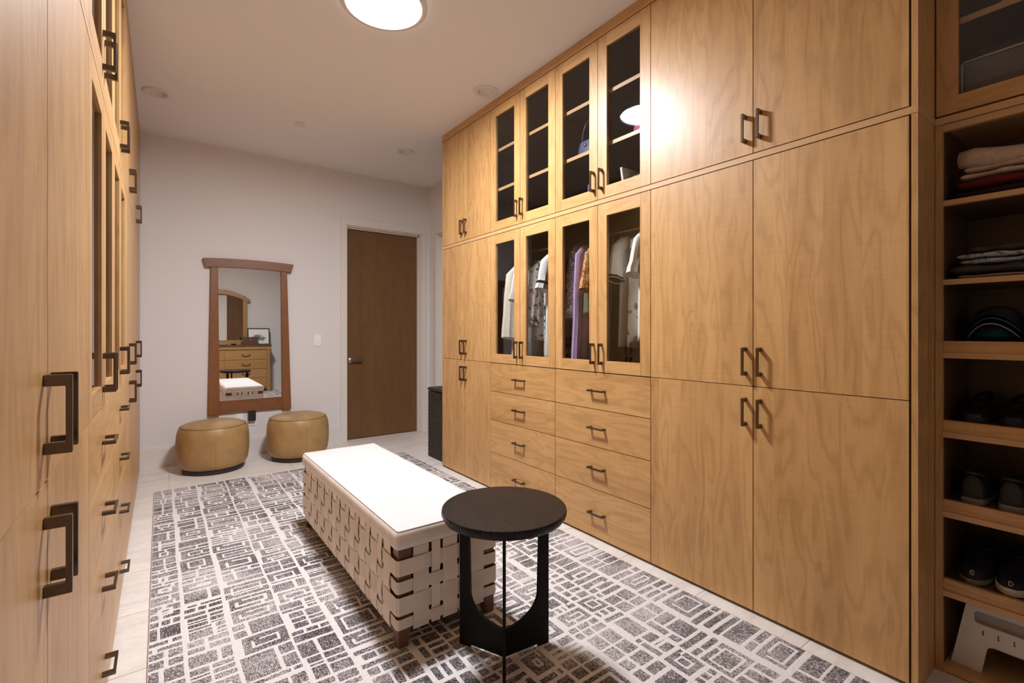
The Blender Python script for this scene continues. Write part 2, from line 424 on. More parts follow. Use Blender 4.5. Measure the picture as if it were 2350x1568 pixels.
mk('door_slab', bx(DX0+0.013, DX1-0.014, YB+0.078, YB+0.12, 0.008, DZ-0.014), 'walnut', d1, bevel=0.0015)
bm = bmesh.new(); lathe(bm, 0, 0, [(0.0, 0), (0.027, 0), (0.027, 0.007), (0.02, 0.010), (0.011, 0.012), (0.010, 0.045), (0.0, 0.046)], 24, False, False)
bmesh.ops.transform(bm, matrix=Matrix.Translation((DX0+0.075, YB+0.0775, 0.915)) @ Matrix.Rotation(PI/2, 4, 'X'), verts=bm.verts)
dh = mk('door_handle', bm, 'nickel', d1, smooth='auto')
bm = bmesh.new(); box(bm, DX0+0.066, DX0+0.195, YB+0.024, YB+0.038, 0.904, 0.926)
mk('lever', bm, 'nickel', dh, bevel=0.004, seg=2)
d2 = bpy.data.objects.new('door_2', None); place(d2, (XWR+0.1, 4.8, 0), None); struct(d2)
mk('door_slab', bx(XWR+0.10, XWR+0.14, 4.373, 5.227, 0.008, 2.417), 'trim', d2, bevel=0.0015)

# ceiling lamp (round, lit)
lp = thing('ceiling_lamp', (LX, LY, ZC-0.03), 'lit round flush ceiling lamp with a white rim, the only lamp that is on', 'ceiling lamp')
bm = bmesh.new(); lathe(bm, LX, LY, [(0.198, ZC-0.002), (LR, ZC-0.002), (LR, ZC-0.012), (LR-0.008, ZC-0.018), (0.206, ZC-0.022), (0.198, ZC-0.018), (0.198, ZC-0.002)], 64, False, False)
mk('rim', fixn(bm), 'can', lp, smooth='auto')
bm = bmesh.new(); lathe(bm, LX, LY, [(0.197, ZC-0.004), (0.197, ZC-0.012), (0.190, ZC-0.0145), (0.14, ZC-0.0165), (0.07, ZC-0.0175), (0.012, ZC-0.018)], 48)
mk('diffuser', fixn(bm), 'lamp', lp, smooth=True)

for k, (x, y, tilt) in enumerate(DL):
    lab = ['unlit white recessed downlight beside the left cabinets', 'unlit white recessed downlight close above the tall right cabinets', 'unlit white recessed downlight nearest the far door'][k]
    t_ = thing('recessed_downlight', (x, y, ZC-0.01), lab, 'ceiling light', 'unlit recessed downlights')
    bm = bmesh.new(); lathe(bm, x, y, [(0.058, ZC-0.001), (0.093, ZC-0.001), (0.093, ZC-0.005), (0.086, ZC-0.009), (0.064, ZC-0.009), (0.058, ZC-0.005), (0.058, ZC-0.001)], 40, False, False)
    mk('trim_ring', fixn(bm), 'can', t_, smooth='auto')
    bm = bmesh.new(); lathe(bm, x, y, [(0.0575, ZC-0.003), (0.052, ZC+0.010), (0.044, ZC+0.022), (0.040, ZC+0.026), (0.005, ZC+0.0265)], 40, False, True)
    mk('baffle', bm, 'can', t_, smooth='auto')
bm = bmesh.new(); lathe(bm, 0.978, 4.44, [(0.040, ZC-0.0005), (0.040, ZC-0.007), (0.036, ZC-0.010), (0.006, ZC-0.0105)], 32)
tag(mk('ceiling_cover_plate', fixn(bm), 'can', None, smooth='auto'), 'small plain round cover plate on the ceiling between the downlights', 'cover plate')

# wall switch and outlets
sw = thing('light_switch', (1.38, YB, 1.09), 'white wall switch plate between the mirror and the brown door', 'light switch')
mk('plate', bx(1.345, 1.415, YB-0.006, YB-0.0005, 1.088, 1.212), 'white', sw, bevel=0.002)
mk('rocker', bx(1.362, 1.398, YB-0.010, YB-0.006, 1.115, 1.185), 'white', sw, bevel=0.0015)
ol = thing('wall_outlet', (0.745, YB, 0.30), 'white wall outlet under the cherry mirror, partly covered by a black adaptor', 'outlet')
mk('plate', bx(0.715, 0.785, YB-0.006, YB-0.0005, 0.296, 0.416), 'white', ol, bevel=0.002)
mk('socket_face', bx(0.733, 0.767, YB-0.009, YB-0.006, 0.31, 0.345), 'white', ol, bevel=0.0015)
ol2 = thing('wall_outlet', (0.63, YB, 0.30), 'white wall outlet half hidden behind the left tan pouf', 'outlet')
mk('plate', bx(0.60, 0.67, YB-0.006, YB-0.0005, 0.306, 0.426), 'white', ol2, bevel=0.002)
mk('socket_face', bx(0.618, 0.652, YB-0.009, YB-0.006, 0.33, 0.40), 'white', ol2, bevel=0.0015)
pl = thing('power_adaptor', (0.745, YB-0.03, 0.35), 'small black power adaptor plugged in under the cherry mirror', 'power adaptor')
mk('casing', bx(0.712, 0.778, YB-0.045, YB-0.0095, 0.348, 0.440), 'plug', pl, bevel=0.005, seg=2)
mk('prong_plate', bx(0.728, 0.762, YB-0.0098, YB-0.0062, 0.352, 0.41), 'plug', pl)

# ------------------------------------------------------------------ cabinet hardware meshes (origin on the door face, centre of the pull)
def handle_mesh(s, vertical):
    bm = bmesh.new(); Lh = 0.125; pr = 0.034
    def b3(d0, d1, w0, w1, l0, l1):
        if vertical: box(bm, s*d0, s*d1, w0, w1, l0, l1)
        else: box(bm, s*d0, s*d1, l0, l1, w0, w1)
    # one bracket outline swept by the bar width
    w = 0.0055
    poly = [(0, -Lh/2), (pr-0.001, -Lh/2), (pr, -Lh/2+0.001), (pr, Lh/2-0.001), (pr-0.001, Lh/2), (0, Lh/2), (0, Lh/2-0.018), (pr-0.008, Lh/2-0.018), (pr-0.008, -Lh/2+0.018), (0, -Lh/2+0.018)]
    A = []; B = []
    for d, l in poly:
        if vertical: A.append(bm.verts.new((s*d, -w, l))); B.append(bm.verts.new((s*d, w, l)))
        else: A.append(bm.verts.new((s*d, l, -w))); B.append(bm.verts.new((s*d, l, w)))
    n = len(poly)
    for i in range(n): bm.faces.new((A[i], A[(i+1) % n], B[(i+1) % n], B[i]))
    for S, rev in ((A, True), (B, False)):
        for q in ((0, 1, 2, 8, 9), (2, 3, 7, 8), (3, 4, 5, 6, 7)):
            f = [S[i] for i in q]; bm.faces.new(f[::-1] if rev else f)
    fixn(bm)
    es = [e for e in bm.edges if len(e.link_faces) == 2 and e.calc_face_angle(0) > 0.6]
    bmesh.ops.bevel(bm, geom=es, offset=0.0009, segments=1, affect='EDGES')
    me = bpy.data.meshes.new('pull'); bm.to_mesh(me); bm.free(); me.materials.append(M['bronze']); return me
HV = {-1: handle_mesh(-1, True), 1: handle_mesh(1, True)}      # sign: direction the pull sticks out in x
HH = {-1: handle_mesh(-1, False), 1: handle_mesh(1, False)}

Z_SPLIT, Z_T0, Z_T1, Z_CR = 1.0005, 1.998, 2.0225, 2.987
DRAW_Z = [0.015, 0.298, 0.553, 0.7775, 0.9985]
G = 0.0020
DEPTH = 0.60
class Side:
    def __init__(s, face, inward, back): s.f = face; s.s = inward; s.back = back
    def X(s, d): return s.f + s.s*d
RS = Side(XR, 1, XWR); LS = Side(XL, -1, XWL)

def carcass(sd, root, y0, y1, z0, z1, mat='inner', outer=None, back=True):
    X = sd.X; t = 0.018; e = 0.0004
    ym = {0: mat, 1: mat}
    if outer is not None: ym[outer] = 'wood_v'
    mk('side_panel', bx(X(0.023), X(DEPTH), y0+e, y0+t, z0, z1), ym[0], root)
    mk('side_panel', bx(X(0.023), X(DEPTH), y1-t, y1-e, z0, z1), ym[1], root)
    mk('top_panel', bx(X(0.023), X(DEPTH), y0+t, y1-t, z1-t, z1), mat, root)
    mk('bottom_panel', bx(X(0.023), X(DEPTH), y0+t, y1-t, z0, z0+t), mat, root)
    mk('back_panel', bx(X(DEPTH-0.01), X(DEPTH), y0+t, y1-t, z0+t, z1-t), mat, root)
def solid_door(sd, root, y0, y1, z0, z1, hy, hz, mat='wood_v'):
    d = mk('door', bx(sd.X(0), sd.X(0.021), y0+G, y1-G, z0, z1), mat, root, bevel=0.0008)
    if hy is not None: inst('handle', HV[-sd.s], (sd.X(0), hy, hz), d)
    return d
def glass_door(sd, root, y0, y1, z0, z1, hy, hz, st=0.068):
    X = sd.X
    f = bpy.data.objects.new('door', None); place(f, (X(0), (y0+y1)/2, z0), root)
    a, b = y0+G, y1-G
    mk('stile', bx(X(0), X(0.021), a, a+st, z0, z1), 'wood_v', f, bevel=0.0007)
    mk('stile', bx(X(0), X(0.021), b-st, b, z0, z1), 'wood_v', f, bevel=0.0007)
    mk('rail', bx(X(0), X(0.021), a+st, b-st, z0, z0+st), 'wood_h', f, bevel=0.0007)
    mk('rail', bx(X(0), X(0.021), a+st, b-st, z1-st-0.004, z1), 'wood_h', f, bevel=0.0007)
    mk('glass', bx(X(0.009), X(0.013), a+st, b-st, z0+st, z1-st-0.004), 'glass', f)
    inst('handle', HV[-sd.s], (X(0), hy, hz), f)
    return f
def drawers(sd, root, y0, y1):
    for k in range(4):
        z0, z1 = DRAW_Z[k]+(G if k else 0), DRAW_Z[k+1]-G
        d = mk('drawer', bx(sd.X(0), sd.X(0.021), y0+G, y1-G, z0, z1), 'wood_h', root, bevel=0.0008)
        inst('handle', HH[-sd.s], (sd.X(0), (y0+y1)/2, (z0+z1)/2+0.002), d)
def inner_shelf(sd, root, y0, y1, z, mat='inner', d0=0.034):
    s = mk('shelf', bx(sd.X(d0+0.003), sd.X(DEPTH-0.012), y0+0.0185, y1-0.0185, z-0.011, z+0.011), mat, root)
    mk('edge_band', bx(sd.X(d0), sd.X(d0+0.0028), y0+0.0185, y1-0.0185, z-0.011, z+0.011), 'edge', s)
    return s
HOFF = 0.033
def tall_lower(sd, y0, y1, kind, label, rod=False, outer=None):
    """floor to trim: doors or drawers below the split, doors or glass above"""
    r = thing('tall_cabinet', (sd.X(0.3), (y0+y1)/2, 0.0), label, 'cabinet', 'tall cabinets along the right wall' if sd.s > 0 else 'tall cabinets along the left wall')
    ym = (y0+y1)/2
    X = sd.X; t = 0.018
    carcass(sd, r, y0, y1, 0.017, 1.997, outer=outer)
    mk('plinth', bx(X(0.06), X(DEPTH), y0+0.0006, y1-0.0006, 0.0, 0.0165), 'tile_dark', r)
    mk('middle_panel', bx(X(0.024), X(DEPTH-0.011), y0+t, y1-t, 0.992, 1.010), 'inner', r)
    if kind == 'glass':
        drawers(sd, r, y0, y1)
        glass_door(sd, r, y0, ym, Z_SPLIT+0.0015, Z_T0-0.004, ym-HOFF, 1.110)
        glass_door(sd, r, ym, y1, Z_SPLIT+0.0015, Z_T0-0.004, ym+HOFF, 1.110)
        rd = bmesh.new(); tube(rd, [(X(0.30), y0+0.019, 1.885), (X(0.30), y1-0.019, 1.885)], 0.0125, 12)
        mk('clothes_rod', rd, 'nickel', r, smooth='auto')
    else:
        for a, b, s in ((y0, ym, -1), (ym, y1, 1)):
            solid_door(sd, r, a, b, 0.015, Z_SPLIT-0.0015, ym+s*HOFF, 0.886)
            solid_door(sd, r, a, b, Z_SPLIT+0.0015, Z_T0-0.004, ym+s*HOFF, 1.110)
    return r
def upper(sd, y0, y1, kind, label, shelves=(2.352, 2.66), outer=None):
    r = thing('upper_cabinet', (sd.X(0.3), (y0+y1)/2, Z_T1), label, 'cabinet', 'upper cabinets along the right wall' if sd.s > 0 else 'upper cabinets along the left wall')
    ym = (y0+y1)/2
    carcass(sd, r, y0, y1, Z_T1+0.0005, Z_CR, outer=outer)
    for a, b, s in ((y0, ym, -1), (ym, y1, 1)):
        if kind == 'glass': glass_door(sd, r, a, b, Z_T1+0.005, Z_CR-0.004, ym+s*HOFF, 2.140)
        else: solid_door(sd, r, a, b, Z_T1+0.005, Z_CR-0.004, ym+s*HOFF, 2.140)
    if kind == 'glass':
        for z in shelves: inner_shelf(sd, r, y0, y1, z)
    return r
# right run, from far to near
RY = [3.939, 3.140, 2.372, 1.610, 0.5205]
tall_lower(RS, RY[1], RY[0], 'solid', 'tall right cabinet with plain doors at the far end, beside the black hamper')
tall_lower(RS, RY[2], RY[1], 'glass', 'right cabinet with glass doors over four drawers, the farther of the two')
tall_lower(RS, RY[3], RY[2], 'glass', 'right cabinet with glass doors over four drawers, the nearer, behind the black side table')
tall_lower(RS, RY[4], RY[3], 'solid', 'widest tall right cabinet with plain doors, nearest the open shoe shelves')
upper(RS, RY[1], RY[0], 'solid', 'upper right cabinet with plain narrow doors at the far end')
upper(RS, RY[2], RY[1], 'glass', 'upper right glass-door cabinet with empty shelves', (2.352, 2.66))
upper(RS, RY[3], RY[2], 'glass', 'upper right glass-door cabinet with handbags, mirroring the lit lamp', (2.352, 2.66))
upper(RS, RY[4], RY[3], 'solid', 'widest upper right cabinet with plain doors, next to the set-back shelves')
for z0, z1, w in ((0.0, 1.997, 'lower'), (Z_T1+0.0005, Z_CR, 'upper')):
    tag(mk('end_panel', bx(XR, XR+DEPTH, 0.497, 0.5155, z0, z1), 'wood_v', None, bevel=0.0008), f'{w} wooden end panel closing the right cabinets beside the open shelves', 'panel')
struct(mk('trim_3', bx(XR-0.0015, XR+DEPTH, 0.4965, 3.944, Z_T0, Z_T1), 'edge', None, bevel=0.001))
struct(mk('trim_4', bx(XR-0.001, XR+DEPTH, 0.497, 3.942, Z_CR+0.0015, ZC-0.0005), 'wood_h', None, bevel=0.001))
# left run, from near to far
LY_ = [0.51, 1.632, 2.436, 3.24, 4.04, 5.24]
tall_lower(LS, LY_[0], LY_[1], 'solid', 'tall left cabinet with plain doors right beside the camera, large bronze pulls')
tall_lower(LS, LY_[1], LY_[2], 'glass', 'left cabinet with glass doors over drawers, next to the nearest plain doors')
tall_lower(LS, LY_[2], LY_[3], 'glass', 'left cabinet with glass doors over drawers, the second one towards the mirror wall')
tall_lower(LS, LY_[3], LY_[4], 'solid', 'tall narrow left cabinet with plain doors beyond the drawers')
tall_lower(LS, LY_[4], LY_[5], 'solid', 'last tall left cabinet with plain doors, nearest the mirror wall')
upper(LS, LY_[0], LY_[1], 'solid', 'upper left cabinet with plain doors nearest the camera')
upper(LS, LY_[1], LY_[2], 'glass', 'upper left glass-door cabinet with the nearest pair of pulls')
upper(LS, LY_[2], LY_[3], 'glass', 'upper left glass-door cabinet, the second one towards the mirror wall')
upper(LS, LY_[3], LY_[4], 'solid', 'upper left narrow cabinet with plain doors beyond the glass doors')
upper(LS, LY_[4], LY_[5], 'solid', 'upper left cabinet with plain doors nearest the mirror wall')
tag(mk('filler_panel', bx(XL, XL-0.02, 5.2415, YB-0.017, 0.0, 2.985), 'wood_v', None, bevel=0.0008), 'narrow wooden filler strip between the left cabinets and the mirror wall', 'panel')
struct(mk('trim_5', bx(XL+0.0005, XL-DEPTH, 0.505, 5.2405, Z_T0, Z_T1), 'edge', None, bevel=0.001))
struct(mk('trim_6', bx(XL+0.001, XL-DEPTH, 0.505, YB-0.002, Z_CR+0.0015, ZC-0.0005), 'wood_h', None, bevel=0.001))

# ------------------------------------------------------------------ set-back open shelves at the right edge
SY0, SY1 = -0.30, 0.4955
SD = Side(XS, 1, XWR)
sh = thing('open_shelf_unit', (XS+0.2, (SY0+SY1)/2, 0), 'open wooden shelf unit with shoes and folded clothes at the right edge', 'shelf unit')
dS = 0.40
X = SD.X
for a_, b_ in ((SY1-0.0205, SY1), (SY0, SY0+0.0205)):
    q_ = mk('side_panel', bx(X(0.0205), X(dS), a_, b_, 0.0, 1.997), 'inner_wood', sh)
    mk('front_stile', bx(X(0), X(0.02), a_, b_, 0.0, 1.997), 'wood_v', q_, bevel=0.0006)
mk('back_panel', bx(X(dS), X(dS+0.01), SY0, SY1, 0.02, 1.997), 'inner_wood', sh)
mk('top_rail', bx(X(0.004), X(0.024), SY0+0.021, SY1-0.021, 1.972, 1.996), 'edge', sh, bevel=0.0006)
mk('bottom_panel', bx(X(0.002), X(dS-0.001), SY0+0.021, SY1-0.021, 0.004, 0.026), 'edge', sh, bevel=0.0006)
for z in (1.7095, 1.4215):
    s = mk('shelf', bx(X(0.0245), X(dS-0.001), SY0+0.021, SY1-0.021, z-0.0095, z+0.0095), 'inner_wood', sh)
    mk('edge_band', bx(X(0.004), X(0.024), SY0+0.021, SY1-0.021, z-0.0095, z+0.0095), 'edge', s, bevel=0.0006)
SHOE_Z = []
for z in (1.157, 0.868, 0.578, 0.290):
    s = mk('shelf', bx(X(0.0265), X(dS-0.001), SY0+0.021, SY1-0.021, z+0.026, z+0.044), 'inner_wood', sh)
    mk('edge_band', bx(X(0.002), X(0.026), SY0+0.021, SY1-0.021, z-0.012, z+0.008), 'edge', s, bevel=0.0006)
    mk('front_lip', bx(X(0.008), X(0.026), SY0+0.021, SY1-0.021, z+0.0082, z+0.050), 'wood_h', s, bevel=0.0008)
    SHOE_Z.append(z+0.0443)
pin = bmesh.new()
for k in range(44):
    z = 0.07 + k*0.0425
    if any(abs(z-q) < 0.03 for q in (1.157, 0.868, 0.578, 0.290, 1.71, 1.42)): continue
    for d in (0.045, ):
        lathe(pin, X(d), 0, [(0.0022, 0), (0.0022, 0.0006)], 8)
        vs = pin.verts[-16:] if False else None
    ring_v = list(pin.verts)[-16:]
    bmesh.ops.transform(pin, matrix=Matrix.Translation((X(0.045), SY1-0.0205, z)) @ Matrix.Rotation(PI/2, 4, 'X') @ Matrix.Translation((-X(0.045), 0, 0)), verts=ring_v)
tag(mk('pin_hole', pin, 'nickel', sh), 'row of small bright shelf-pin sleeves', kind='stuff')
su = thing('upper_shelf_cabinet', (XS+0.2, (SY0+SY1)/2, Z_T1), 'glass-door cabinet with a grey storage box above the open shelves', 'cabinet')
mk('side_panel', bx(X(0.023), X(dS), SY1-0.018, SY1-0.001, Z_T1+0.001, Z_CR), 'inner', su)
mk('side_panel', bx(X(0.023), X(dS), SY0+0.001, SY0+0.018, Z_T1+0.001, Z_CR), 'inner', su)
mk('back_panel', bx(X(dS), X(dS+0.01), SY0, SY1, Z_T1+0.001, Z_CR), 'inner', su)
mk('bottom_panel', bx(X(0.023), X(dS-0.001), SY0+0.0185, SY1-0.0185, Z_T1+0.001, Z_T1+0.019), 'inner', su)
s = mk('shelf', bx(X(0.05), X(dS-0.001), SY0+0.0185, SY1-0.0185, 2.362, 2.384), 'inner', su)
mk('edge_band', bx(X(0.046), X(0.0498), SY0+0.0185, SY1-0.0185, 2.362, 2.384), 'edge', s)
ymid = (SY0+SY1)/2
glass_door(SD, su, ymid, SY1-0.001, Z_T1+0.008, Z_CR-0.003, ymid+HOFF, 2.14, 0.06)
glass_door(SD, su, SY0+0.001, ymid, Z_T1+0.008, Z_CR-0.003, ymid-HOFF, 2.14, 0.06)
struct(mk('trim_7', bx(XS-0.003, XS+dS, SY0, 0.4955, Z_T0, Z_T1), 'edge', None, bevel=0.001))
struct(mk('trim_8', bx(XS-0.001, XS+dS, SY0, 0.4955, Z_CR+0.0015, ZC-0.0005), 'wood_h', None, bevel=0.001))

# ------------------------------------------------------------------ rug
RX0, RX1, RY0, RY1 = -0.037, 2.008, -0.20, 4.60
RH = 0.012
def rug_pattern(nx, ny, px):
    P = np.zeros((ny, nx))
    r = random.Random(21)
    m = lambda d: max(1, int(round(d/px)))
    def rect(x0, y0, x1, y1, v=1):
        if x1 > x0 and y1 > y0: P[max(y0, 0):y1, max(x0, 0):x1] = v
    def bars(x0, y0, x1, y1, n, horiz):
        lw = m(r.uniform(0.010, 0.014)); f = [0]+sorted(r.uniform(0.18, 0.82) for _ in range(n-1))+[1]
        if n == 3: f = [0, r.uniform(0.25, 0.4), r.uniform(0.58, 0.75), 1]
        for a, b in zip(f, f[1:]):
            if horiz: rect(x0, y0+int((y1-y0)*a)+(lw//2 if a else 0), x1, y0+int((y1-y0)*b)-(lw-lw//2 if b < 1 else 0))
            else: rect(x0+int((x1-x0)*a)+(lw//2 if a else 0), y0, x0+int((x1-x0)*b)-(lw-lw//2 if b < 1 else 0), y1)
    def conc(x0, y0, x1, y1):
        lw = m(r.uniform(0.010, 0.014)); q = m(r.uniform(0.020, 0.030))
        rect(x0, y0, x1, y1); rect(x0+q, y0+q, x1-q, y1-q, 0); rect(x0+q+lw, y0+q+lw, x1-q-lw, y1-q-lw, 1)
        for _ in range(r.choice((0, 1, 1, 2))):     # breaks in the outer ring
            s = r.randrange(4); f = r.uniform(0.2, 0.8)
            if s == 0: c = x0+int((x1-x0)*f); rect(c, y0, c+lw, y0+q, 0)
            if s == 1: c = x0+int((x1-x0)*f); rect(c, y1-q, c+lw, y1, 0)
            if s == 2: c = y0+int((y1-y0)*f); rect(x0, c, x0+q, c+lw, 0)
            if s == 3: c = y0+int((y1-y0)*f); rect(x1-q, c, x1, c+lw, 0)
        if r.random() < 0.3: rect(x0+q, y1-q-lw, x0+q+m(0.03), y1-q, 1)
    def grid(x0, y0, x1, y1, a, b):
        lw = m(r.uniform(0.010, 0.014)); fx = [0]+[(i+1)/a+r.uniform(-.09, .09) for i in range(a-1)]+[1]
        for u, v in zip(fx, fx[1:]):
            fy = [0]+[(i+1)/b+r.uniform(-.1, .1) for i in range(b-1)]+[1]
            for p, q in zip(fy, fy[1:]):
                rect(x0+int((x1-x0)*u)+(lw//2 if u else 0), y0+int((y1-y0)*p)+(lw//2 if p else 0), x0+int((x1-x0)*v)-(lw-lw//2 if v < 1 else 0), y0+int((y1-y0)*q)-(lw-lw//2 if q < 1 else 0))
    def hook(x0, y0, x1, y1):
        lw = m(0.013); q = m(r.uniform(0.018, 0.026)); conc(x0, y0, x1, y1)
        rect(x1-q, y0+q, x1, y0+q+lw, 0); rect(x0+q+lw, y0, x0+q+2*lw, y0+q, 0)
    def cell(x0, y0, x1, y1):
        y0 = max(y0, 0)
        if y1-y0 < 3 or x1-x0 < 3: return
        w, h = (x1-x0)*px, (y1-y0)*px; k = r.random(); lw = m(0.013)
        if w > 0.085 and h > 0.075:
            if k < 0.34: conc(x0, y0, x1, y1)
            elif k < 0.46: hook(x0, y0, x1, y1)
            elif k < 0.66:
                c = x0+int((x1-x0)*r.choice((0.3, 0.68)))
                bars(x0, y0, c-lw//2, y1, r.choice((1, 2, 3)), True); bars(c+lw-lw//2, y0, x1, y1, r.choice((1, 2, 3)), True)
            elif k < 0.84:
                c = y0+int((y1-y0)*r.choice((0.32, 0.66)))
                bars(x0, y0, x1, c-lw//2, r.choice((1, 2, 3)), False); bars(x0, c+lw-lw//2, x1, y1, r.choice((1, 2, 3)), False)
            else: grid(x0, y0, x1, y1, 2, r.choice((2, 3)))
        elif w > h: bars(x0, y0, x1, y1, r.choice((1, 2, 3)), False)
        else: bars(x0, y0, x1, y1, r.choice((1, 2, 3)), True)
    xs = [0]
    while xs[-1] < nx: xs.append(xs[-1]+m(r.choice((0.06, 0.115, 0.135, 0.155, 0.175, 0.195))))
    xs[-1] = nx
    if xs[-1]-xs[-2] < m(0.05): xs.pop(-2)
    band = 0
    for ci, (a, b) in enumerate(zip(xs, xs[1:])):
        y = -m(r.uniform(0, 0.1)); g = m(r.uniform(0.010, 0.020))
        while y < ny:
            h = m(r.choice((0.045, 0.095, 0.115, 0.13, 0.145, 0.165)))
            j = r.choice((0, 0, 0, m(0.01), m(0.02)))
            cell(a+(g+1)//2+(j if ci else 0), y+1, b-g//2, min(ny, y+h)-r.choice((1, 2, 2, 3))); y += h
    for _ in range(7):          # light lines that run right across
        y = int(r.uniform(0.03, 0.97)*ny); rect(0, y, nx, y+m(r.uniform(0.010, 0.018)), 0)
    return P
px = 0.0050
nx, ny = int((RX1-RX0)/px), int((RY1-RY0)/px)
P = rug_pattern(nx, ny, px)
Pb = P.copy()
Pb = Pb*0.8 + 0.2*(np.roll(Pb, 1, 0)+np.roll(Pb, 1, 1))/2
gx = np.linspace(RX0, RX1, nx); gy = np.linspace(RY0, RY1, ny)
XX, YY = np.meshgrid(gx, gy)
# the hand-drawn lines wander a little
wob = 0.0022
cx_, cy_ = (RX0+RX1)/2, (RY0+RY1)/2
ZZ = RH - 0.0022 - 0.0014*Pb + 0.0004*rng.standard_normal(P.shape)
inner_w = np.clip(np.minimum.reduce([XX-RX0, RX1-XX, YY-RY0, RY1-YY])/0.1, 0, 1)
XW = XX + inner_w*wob*(np.sin(YY*7.3+XX*2.1)+0.6*np.sin(YY*17.1+XX*5))
YW = YY + inner_w*wob*(np.sin(XX*8.1+1.3+YY*1.7)+0.6*np.sin(XX*19.0+YY*3))
co = np.stack([XW-cx_, YW-cy_, ZZ], -1).reshape(-1, 3)
idx = np.arange(nx*ny).reshape(ny, nx)
quads = np.stack([idx[:-1, :-1], idx[:-1, 1:], idx[1:, 1:], idx[1:, :-1]], -1).reshape(-1, 4)
bnd = list(idx[0, :]) + list(idx[1:, -1]) + list(idx[-1, -2::-1]) + list(idx[-2:0:-1, 0])
low = co[bnd].copy(); low[:, 2] = 0.001
n0 = len(co); nb = len(bnd)
co = np.vstack([co, low])
bi = np.array(bnd); li = np.arange(n0, n0+nb)
sides = np.stack([bi, li, np.roll(li, -1), np.roll(bi, -1)], -1)
faces = np.vstack([quads, sides])
me = bpy.data.meshes.new('rug'); me.vertices.add(len(co)); me.vertices.foreach_set('co', co.ravel().astype(np.float32))
me.loops.add(faces.size); me.loops.foreach_set('vertex_index', faces.ravel().astype(np.int32))
me.polygons.add(len(faces)); me.polygons.foreach_set('loop_start', np.arange(0, faces.size, 4, dtype=np.int32))
me.update(calc_edges=True); me.validate()
at = me.attributes.new('pattern', 'FLOAT', 'POINT')
at.data.foreach_set('value', np.concatenate([Pb.ravel(), np.full(nb, 0.5)]).astype(np.float32))
me.materials.append(M['rug'])
ro = bpy.data.objects.new('rug', me); place(ro, (cx_, cy_, 0), None)
tag(ro, 'long grey and off-white rug with a broken rectangle pattern', 'rug')

# ------------------------------------------------------------------ woven bench
BX0, BX1, BY0, BY1 = 0.735, 1.193, 1.742, 3.235
be = thing('bench', ((BX0+BX1)/2, (BY0+BY1)/2, RH), 'long bench woven from cream leather straps with a white hide cushion', 'bench')
for ix, x in enumerate((BX0+0.006, BX1-0.006-0.056)):
    for iy, y in enumerate((BY0+0.006, BY1-0.006-0.056)):
        bm = bmesh.new()
        tx0, tx1 = (0.0, 0.014) if ix == 0 else (0.014, 0.0)
        ty0, ty1 = (0.0, 0.014) if iy == 0 else (0.014, 0.0)
        rings(bm, [[(x+tx0, y+ty0, RH), (x+0.056-tx1, y+ty0, RH), (x+0.056-tx1, y+0.056-ty1, RH), (x+tx0, y+0.056-ty1, RH)],
                   [(x, y, 0.11), (x+0.056, y, 0.11), (x+0.056, y+0.056, 0.11), (x, y+0.056, 0.11)],
                   [(x, y, 0.397), (x+0.056, y, 0.397), (x+0.056, y+0.056, 0.397), (x, y+0.056, 0.397)]])
        mk('leg', fixn(bm), 'legwood', be, bevel=0.002)
# wooden frame rails behind the straps
for a in ((BX0+0.063, BX1-0.063, BY0+0.012, BY0+0.03), (BX0+0.063, BX1-0.063, BY1-0.03, BY1-0.012), (BX0+0.012, BX0+0.03, BY0+0.063, BY1-0.063), (BX1-0.03, BX1-0.012, BY0+0.063, BY1-0.063)):
    mk('frame_rail', bx(*a, 0.33, 0.397), 'legwood', be); mk('frame_rail', bx(*a, 0.095, 0.135), 'legwood', be)
mk('lining', bx(BX0+0.032, BX1-0.032, BY0+0.032, BY1-0.032, 0.10, 0.394), 'black', be)
HROWS = [(0.296, 0.358, 0), (0.226, 0.274, 1), (0.144, 0.214, 0), (0.088, 0.129, 1)]
def vlayout(a0, a1, nW):
    n = 2*nW-1; Ww, Nw, g = 0.070, 0.042, 0.012
    tot = nW*Ww + (nW-1)*Nw + (n-1)*g
    avail = (a1-a0) - 2*0.066
    k = avail/tot; out = []; p = a0+0.066
    for i in range(n):
        w = (Ww if i % 2 == 0 else Nw)*k; out.append((p, p+w, i % 2)); p += w + g*k
    return out
VF, VL = vlayout(BX0, BX1, 3), vlayout(BY0, BY1, 10)
OV = 0.0044; TH = 0.0028
def hoff(kindH, kindV):   # offset of the lying strap where it meets an upright one: plain weave
    return OV if (kindH == 0) == (kindV == 0) else -OV
def smooth_path(knots, step=0.012):
    """knots: (s, off), cosine eased"""
    out = []
    for (s0, o0), (s1, o1) in zip(knots, knots[1:]):
        n = max(1, int((s1-s0)/step))
        for i in range(n):
            f = i/n; out.append((s0+(s1-s0)*f, o0+(o1-o0)*(0.5-0.5*math.cos(PI*f))))
    out.append(knots[-1]); return out
